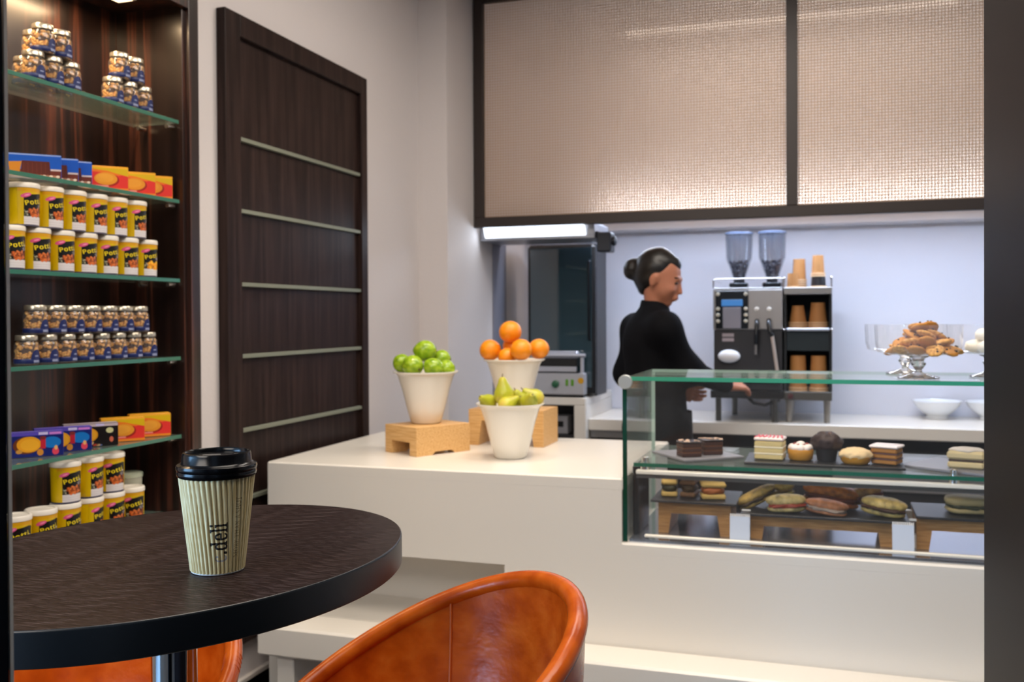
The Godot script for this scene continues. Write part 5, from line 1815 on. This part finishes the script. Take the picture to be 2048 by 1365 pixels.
func build_table_and_stools() -> void:
	var tt := tri_tex(M("table_top", Color.WHITE, 0.36), noise_tex(0.035, [[0.0, Color("120b0b")], [0.45, Color("1c1210")], [0.60, Color("271b19")], [0.72, Color("3f3433")], [1.0, Color("6e6260")]], 81, 5, 512), Vector3(1.5, 8, 34), true)
	tt.metallic_specular = 0.2
	tt.normal_enabled = true
	tt.normal_texture = noise_tex(0.05, [], 82, 4, 512, true)
	tt.normal_scale = 0.07
	var rot := 0.254
	var o := thing("bar_table", "round dark wood bar table on a chrome column, carrying the paper cup", "table", Vector3(-0.80, 0, -1.036))
	var b := MB.new()
	var ring := func(k: float, y: float, i: int) -> Vector3:
		var a := TAU * i / 120.0
		var X := 0.262 * cos(a); var Z := 0.332 * sin(a)
		return Vector3((X * cos(rot) - Z * sin(rot)) * k, y, (X * sin(rot) + Z * cos(rot)) * k)
	for i in 120:
		b.face([ring.call(0.994, 1.1, i), ring.call(0.994, 1.1, i + 1), Vector3(0, 1.1, 0)], Vector3(0, 1.0, 0))
		b.face([ring.call(0.994, 1.062, i), ring.call(0.994, 1.062, i + 1), Vector3(0, 1.062, 0)], Vector3(0, 1.09, 0))
	part("top", b, tt, o)
	var rim := M("table_edge", Color("12181e"), 0.36)
	b = MB.new()
	b.surf(120, 4, func(u, v):
		var i := int(roundf(float(u) * 120.0))
		var e := [[0.994, 1.0622], [1.0, 1.064], [1.0, 1.0975], [0.9985, 1.0995], [0.994, 1.1002]]
		var q: Array = e[int(roundf(float(v) * 4.0))]
		return ring.call(q[0], q[1], 120 - i), true)
	part("rim", b, rim, o)
	var chrome := M("chrome")
	b = MB.new()
	b.lathe([Vector2(0.0285, 0.03), Vector2(0.0285, 1.062)], 40)
	part("column", b, M("column_chrome", Color("aeb2b8"), 0.06, 1.0), o)
	b = MB.new()
	b.lathe([Vector2(0, 0), Vector2(0.235, 0), Vector2(0.235, 0.006), Vector2(0.20, 0.016), Vector2(0.05, 0.026), Vector2(0.03, 0.05), Vector2(0, 0.05)], 48)
	part("base", b, chrome, o)
	# the cup
	var c := thing("coffee_cup", "ribbed wood-look paper coffee cup with a black lid on the bar table", "coffee cup", Vector3(-0.693, 1.1008, -0.979))
	var sl := printed("sleeve", sleeve_print(), 0.6)
	sl.texture_repeat = true
	b = MB.new()
	b.surf(540, 10, func(u, v):
		var t := float(v)
		var a := TAU * float(u)
		var tw := a + 0.16 * t
		var wv := pow(absf(sin(tw * 22.0 + 0.5 * sin(tw * 2.0))), 0.6)
		var r := lerpf(0.0294, 0.0425, t) + 0.0023 * wv
		return Vector3(r * cos(a), 0.0015 + 0.1155 * t, -r * sin(a)), true)
	part("sleeve", b, sl, c, "ribbed sleeve printed with wood grain and lettering")
	b = MB.new()
	b.lathe([Vector2(0, 0.002), Vector2(0.029, 0.002), Vector2(0.0292, 0), Vector2(0.0306, 0), Vector2(0.0310, 0.0016), Vector2(0.0294, 0.0018)], 48)
	part("base_ring", b, M("cup_white", Color("dfe6e6"), 0.5), c)
	var lid := M("lid_black", Color("07080b"), 0.2)
	lid.metallic_specular = 0.35
	b = MB.new()
	b.lathe([Vector2(0.0440, 0.1125), Vector2(0.0455, 0.1135), Vector2(0.0462, 0.117), Vector2(0.0455, 0.1195), Vector2(0.0462, 0.1205), Vector2(0.0468, 0.1235), Vector2(0.0462, 0.1262), Vector2(0.0445, 0.1272), Vector2(0.0425, 0.1278), Vector2(0.0405, 0.1296), Vector2(0.0398, 0.1385), Vector2(0.0385, 0.1408), Vector2(0.0365, 0.1412), Vector2(0.0350, 0.1396), Vector2(0.0345, 0.1362), Vector2(0.0, 0.1352)], 64)
	part("lid", b, lid, c)
	b = MB.new()
	b.t = Transform3D(Basis(Vector3.UP, 0.7), Vector3(0, 0.1358, 0))
	b.box(Vector3(0.022, 0.0008, 0), Vector3(0.006, 0.003, 0.013), 0.001)
	b.box(Vector3(-0.006, 0.0008, 0), Vector3(0.022, 0.0022, 0.006), 0.001)
	part("sip_tab", b, lid, c)
	stool("orange leather tub bar stool in front of the counter, open towards the table", Vector3(-0.594, 0, -1.318), Vector2(0.776, -0.63))
	stool("orange leather tub bar stool behind the chrome table column", Vector3(-1.225, 0, -1.33), Vector2(-0.72, -0.70))


func stool(label: String, at: Vector3, back: Vector2) -> void:
	var lea := M("leather", Color.WHITE, 0.25)
	if lea.albedo_texture == null:
		lea.metallic_specular = 0.38
		tri_tex(lea, noise_tex(0.02, [[0.0, Color("963a05")], [0.5, Color("b4500e")], [1.0, Color("cb6a20")]], 91, 4, 256), Vector3(3, 3, 3))
		lea.normal_enabled = true
		lea.normal_texture = noise_tex(0.09, [], 92, 3, 256, true)
		lea.normal_scale = 0.08
	var o := thing("bar_stool", label, "bar stool", at, rad_to_deg(atan2(back.x, back.y)), "orange tub bar stools")
	# local +z is the back; the shell is a bowl cut by a slanting plane
	var y0 := 0.845
	var A := 0.128
	var rimp := func(a: float, k: float) -> Vector3:
		var R := 0.245 * (1.0 - 0.03 * cos(a)) * k
		return Vector3(R * sin(a), y0 + A * cos(a), R * cos(a))
	var shell := func(u: float, v: float, off: float) -> Vector3:
		# v: 0 centre of the seat, 1 rim
		var a := TAU * u
		var rp: Vector3 = rimp.call(a, 1.0)
		var yb := 0.66
		var s := minf(v / 0.55, 1.0)
		var rr := 0.19 * s
		if v <= 0.55:
			return Vector3(sin(a) * rr * (1.0 - off * 0.3), yb + 0.012 * s * s + off * 0.0 + (0.0 if off == 0.0 else -off), cos(a) * rr)
		var w := (v - 0.55) / 0.45
		var e := 1.0 - pow(1.0 - w, 2.0)
		var r2 := lerpf(0.19, Vector2(rp.x, rp.z).length(), e) + off
		var y := lerpf(yb + 0.012, rp.y, pow(w, 1.35)) - off * (1.0 - w)
		return Vector3(sin(a) * r2, y, cos(a) * r2)
	var b := MB.new()
	b.surf(72, 26, func(u, v): return shell.call(float(u), float(v), 0.0), true, false)
	part("inner_shell", b, lea, o)
	b = MB.new()
	b.surf(72, 26, func(u, v): return shell.call(float(u), float(v), 0.022), true, true)
	part("outer_shell", b, lea, o)
	b = MB.new()
	var path := []
	for i in 97:
		var a := TAU * i / 96.0
		var q: Vector3 = shell.call(a / TAU, 1.0, 0.011)
		path.append(q + Vector3(0, -0.004, 0))
	b.tube(path, 0.0155, 14, false)
	part("rim_roll", b, lea, o, "rolled leather rim")
	for a0 in [1.02, -1.02]:
		b = MB.new()
		path = []
		for i in 24:
			path.append(shell.call(a0 / TAU, lerpf(0.42, 0.985, i / 23.0), -0.0004))
		b.tube(path, 0.0024, 8)
		part("seam", b, M("leather_seam", Color("b45618"), 0.4), o)
	# wrinkles on the rim beside the seams
	b = MB.new()
	for k in 4:
		var a := -1.9 - k * 0.035
		var q: Vector3 = shell.call(fposmod(a, TAU) / TAU, 1.0, 0.011)
		var d := Vector3(sin(a), 0, cos(a))
		var loop := []
		for j in 15:
			var an := PI * j / 14.0
			loop.append(q + Vector3(0, -0.004, 0) + d * cos(an) * 0.0152 + Vector3.UP * sin(an) * 0.0152)
		b.tube(loop, 0.0014, 6)
	part("rim_creases", b, lea, o)
	b = MB.new()
	b.lathe([Vector2(0, 0.60), Vector2(0.10, 0.60), Vector2(0.11, 0.625), Vector2(0.0, 0.64)], 32)
	b.lathe([Vector2(0.026, 0.03), Vector2(0.026, 0.60)], 28)
	part("column", b, M("chrome"), o)
	b = MB.new()
	b.lathe([Vector2(0, 0), Vector2(0.20, 0), Vector2(0.20, 0.006), Vector2(0.05, 0.02), Vector2(0.026, 0.04), Vector2(0, 0.04)], 40)
	part("base", b, M("chrome"), o)


func build_person() -> void:
	var o := thing("person", "person in a dark shirt with hair in a bun, working at the coffee machine", "person", Vector3(-0.69, 0, -4.06))
	var S := Vector3(0.69, 0, 4.06)
	var skin := M("skin", Color("b5765a"), 0.5)
	skin.subsurf_scatter_enabled = true
	skin.subsurf_scatter_strength = 0.08
	var f := Vector3(0.82, 0, -0.57)
	var r := Vector3(0.57, 0, 0.82)
	var W := func(x, y, z) -> Vector3: return Vector3(x, y, z) + S
	var shR: Vector3 = W.call(-0.635, 1.352, -3.945)
	var shL: Vector3 = W.call(-0.795, 1.345, -4.17)
	var elR: Vector3 = W.call(-0.545, 1.175, -4.01)
	var elL: Vector3 = W.call(-0.835, 1.150, -4.16)
	var wrR: Vector3 = W.call(-0.415, 1.098, -4.245)
	var wrL: Vector3 = W.call(-0.625, 1.100, -4.19)
	var neck: Vector3 = W.call(-0.700, 1.415, -4.065)
	var skull: Vector3 = W.call(-0.668, 1.570, -4.055)
	var chest: Vector3 = W.call(-0.712, 1.275, -4.06)
	var waist: Vector3 = W.call(-0.695, 1.06, -4.055)
	var hip: Vector3 = W.call(-0.690, 0.93, -4.055)
	# the body, one surface; the head and hands on finer grids join it inside collar and cuffs
	var F := Field.new()
	F.k = 0.05
	F.cap(chest, waist, 0.105, 0.095)
	F.cap(waist, hip, 0.098, 0.125)
	F.cap(shL, shR, 0.048, 0.048)
	F.cap(neck - Vector3(0, 0.05, 0), neck + Vector3(0.016, 0.06, 0), 0.05, 0.045)
	F.cap(shR, elR, 0.045, 0.037)
	F.cap(elR, wrR, 0.037, 0.025)
	F.cap(shL, elL, 0.045, 0.037)
	F.cap(elL, wrL, 0.037, 0.025)
	for s in [-1, 1]:
		var hj: Vector3 = hip + r * (0.08 * s)
		var kn := Vector3(hj.x + 0.02, 0.48, hj.z - 0.01)
		var an := Vector3(hj.x, 0.08, hj.z)
		F.cap(hj, kn, 0.085, 0.055)
		F.cap(kn, an, 0.055, 0.036)
		F.cap(an - Vector3(0, 0.045, 0), an + f * 0.14 - Vector3(0, 0.05, 0), 0.03, 0.026)
	var mb := MB.new()
	F.add_to(mb, 0.013)
	# head: looking down to the cups, nearly in profile
	var hb := Basis(Vector3(0, 1, 0), -0.06) * Basis(Vector3(0, 0, 1), -0.26)   # local +x is the way the face looks
	var H := func(x, y, z) -> Vector3: return skull + hb * Vector3(x, y, z)
	F = Field.new()
	F.k = 0.028
	F.ell(H.call(-0.012, 0.015, 0), Vector3(0.092, 0.088, 0.073), hb)
	F.ell(H.call(0.030, -0.035, 0), Vector3(0.058, 0.074, 0.060), hb)
	F.cap(H.call(0.052, -0.098, 0), H.call(0.030, -0.088, 0), 0.023, 0.034)
	F.cap(neck + Vector3(0.008, 0.02, 0), H.call(-0.015, -0.06, 0), 0.046, 0.045)
	var G := Field.new()
	G.bones = F.bones.duplicate()
	G.k = 0.012
	var fine := Field.new()
	fine.k = 0.014
	fine.bones = F.bones
	fine.cap(H.call(0.086, -0.015, 0), H.call(0.098, -0.047, 0), 0.007, 0.0095)
	fine.cap(H.call(0.080, 0.004, -0.028), H.call(0.080, 0.004, 0.028), 0.008, 0.008)
	fine.cap(H.call(0.086, -0.070, -0.012), H.call(0.086, -0.070, 0.012), 0.0065, 0.0065)
	fine.cap(H.call(0.083, -0.081, -0.010), H.call(0.083, -0.081, 0.010), 0.0065, 0.0065)
	for s in [-1, 1]:
		fine.ell(H.call(0.062, -0.042, 0.034 * s), Vector3(0.018, 0.016, 0.016), hb)
		fine.ell(H.call(-0.010, -0.018, 0.068 * s), Vector3(0.016, 0.030, 0.007), hb)
		fine.cap(H.call(-0.014, -0.040, 0.069 * s), H.call(-0.004, -0.006, 0.075 * s), 0.005, 0.005)
	fine.add_to(mb, 0.005)
	hand(mb, wrR, (W.call(-0.362, 1.096, -4.29) - wrR).normalized(), Vector3(0.2, 1, 0.4).normalized(), 1.0)
	hand(mb, wrL, Vector3(0.85, -0.35, 0.15).normalized(), Vector3(-0.1, -0.3, 1).normalized(), -1.0)
	part("body", mb, skin, o, "bare face, neck and hands")
	for s in [-1, 1]:
		mb = MB.new()
		mb.blob(H.call(0.0775, -0.014, 0.030 * s), Vector3(0.008, 0.0055, 0.010), 12, 8)
		part("eye", mb, M("eye_dark", Color("2c211d"), 0.3), o)
		mb = MB.new()
		mb.tube([H.call(0.084, 0.006, 0.016 * s), H.call(0.083, 0.010, 0.030 * s), H.call(0.070, 0.008, 0.044 * s)], 0.003, 6)
		part("eyebrow", mb, M("hair"), o)
	mb = MB.new()
	mb.tube([H.call(0.0905, -0.0755, -0.014), H.call(0.0935, -0.0755, 0.0), H.call(0.0905, -0.0755, 0.014)], 0.004, 8)
	part("lips", mb, M("lip", Color("a05048"), 0.45), o)
	# hair drawn back into a bun
	F = Field.new()
	F.k = 0.02
	F.ell(H.call(-0.026, 0.030, 0), Vector3(0.090, 0.084, 0.079), hb)
	F.ell(H.call(-0.050, -0.008, 0), Vector3(0.064, 0.070, 0.070), hb)
	F.cap(H.call(0.040, 0.058, 0), H.call(-0.02, 0.070, 0), 0.034, 0.045)
	F.cap(H.call(-0.066, -0.045, 0), H.call(-0.058, -0.075, 0), 0.032, 0.022)
	F.ell(H.call(-0.128, 0.000, 0), Vector3(0.036, 0.047, 0.046), hb)
	mb = MB.new()
	F.add_to(mb, 0.007)
	var hm := M("hair")
	hm.albedo_color = Color("14100e")
	hm.roughness = 0.35
	part("hair", mb, hm, o, "black hair in a round bun")
	# shirt
	F = Field.new()
	F.k = 0.06
	F.cap(chest + Vector3(0, 0.0, 0), waist, 0.122, 0.112)
	F.cap(waist, hip + Vector3(0, 0.02, 0), 0.116, 0.137)
	F.cap(shL, shR, 0.060, 0.060)
	F.cap(neck - Vector3(0.006, 0.055, 0), neck + Vector3(0.004, 0.015, 0), 0.075, 0.060)
	F.cap(shR, elR, 0.057, 0.050)
	F.cap(elR, wrR.lerp(elR, 0.06), 0.050, 0.038)
	F.cap(shL, elL, 0.057, 0.050)
	F.cap(elL, elL.lerp(wrL, 0.12), 0.050, 0.046)
	mb = MB.new()
	F.add_to(mb, 0.012)
	part("shirt", mb, M("shirt_black", Color("0c0c10"), 0.8), o, "black long-sleeved shirt")
	mb = MB.new()
	mb.t = Transform3D(Basis(Vector3(0, 0, 1), -0.18), neck + Vector3(0.0, 0.012, 0))
	mb.lathe([Vector2(0.062, 0), Vector2(0.060, 0.03), Vector2(0.056, 0.034), Vector2(0.053, 0.03), Vector2(0.055, 0.0)], 28)
	part("collar", mb, M("shirt_black"), o)
	F = Field.new()
	F.k = 0.05
	F.cap(waist - Vector3(0, 0.05, 0), hip, 0.122, 0.142)
	for s in [-1, 1]:
		var hj: Vector3 = hip + r * (0.075 * s)
		F.cap(hj, Vector3(hj.x + 0.02, 0.48, hj.z - 0.01), 0.105, 0.078)
		F.cap(Vector3(hj.x + 0.02, 0.48, hj.z - 0.01), Vector3(hj.x, 0.09, hj.z), 0.078, 0.06)
	mb = MB.new()
	F.add_to(mb, 0.014)
	part("trousers", mb, M("trouser_black", Color("08080a"), 0.85), o)
	mb = MB.new()
	mb.surf(30, 8, func(u, v):
		var a := (float(u) - 0.5) * 2.9
		var d := f.rotated(Vector3.UP, a)
		var rr := lerpf(0.162, 0.150, float(v)) + 0.004 * sin(a * 7.0) * (1.0 - float(v))
		return Vector3(hip.x, 0, hip.z) + d * rr + Vector3(0, lerpf(0.55, 1.0, float(v)), 0), false)
	for q in ["shirt_black", "trouser_black"]:
		M(q).metallic_specular = 0.25
	part("apron", mb, M("apron_black", Color("0b0b0d"), 0.85), o)


func hand(mb: MB, wrist: Vector3, d: Vector3, back: Vector3, side: float) -> void:
	# palm and five bent fingers; d points along the hand, back out of the back of the hand
	var s := d.cross(back).normalized() * side
	back = s.cross(d).normalized() * side
	var F := Field.new()
	F.k = 0.010
	F.cap(wrist - d * 0.02, wrist + d * 0.015, 0.024, 0.022)
	for k in 4:
		var o := (k - 1.5) * 0.019
		F.cap(wrist + d * 0.012 + s * o * 0.6, wrist + d * 0.075 + s * o, 0.015, 0.0115)
	F.add_to(mb, 0.0045)
	var lens := [0.062, 0.074, 0.068, 0.052]
	for k in 4:
		var g := Field.new()
		g.k = 0.004
		var o := (k - 1.5) * 0.0195
		var p := wrist + d * 0.070 + s * o
		var dir := d
		for j in 3:
			dir = (dir - back * [0.35, 0.75, 0.7][j]).normalized()
			var q: Vector3 = p + dir * lens[k] * [0.45, 0.32, 0.23][j]
			g.cap(p, q, 0.0095 - j * 0.0007, 0.0090 - j * 0.0008)
			p = q
		g.add_to(mb, 0.004)
	var t := Field.new()
	t.k = 0.004
	var p0 := wrist + d * 0.022 - s * 0.022
	var p1 := p0 + (d * 0.7 - s * 0.7 - back * 0.4).normalized() * 0.036
	var p2 := p1 + (d * 0.9 - s * 0.25 - back * 0.5).normalized() * 0.028
	t.cap(p0, p1, 0.0125, 0.0105)
	t.cap(p1, p2, 0.0105, 0.0085)
	t.add_to(mb, 0.004)
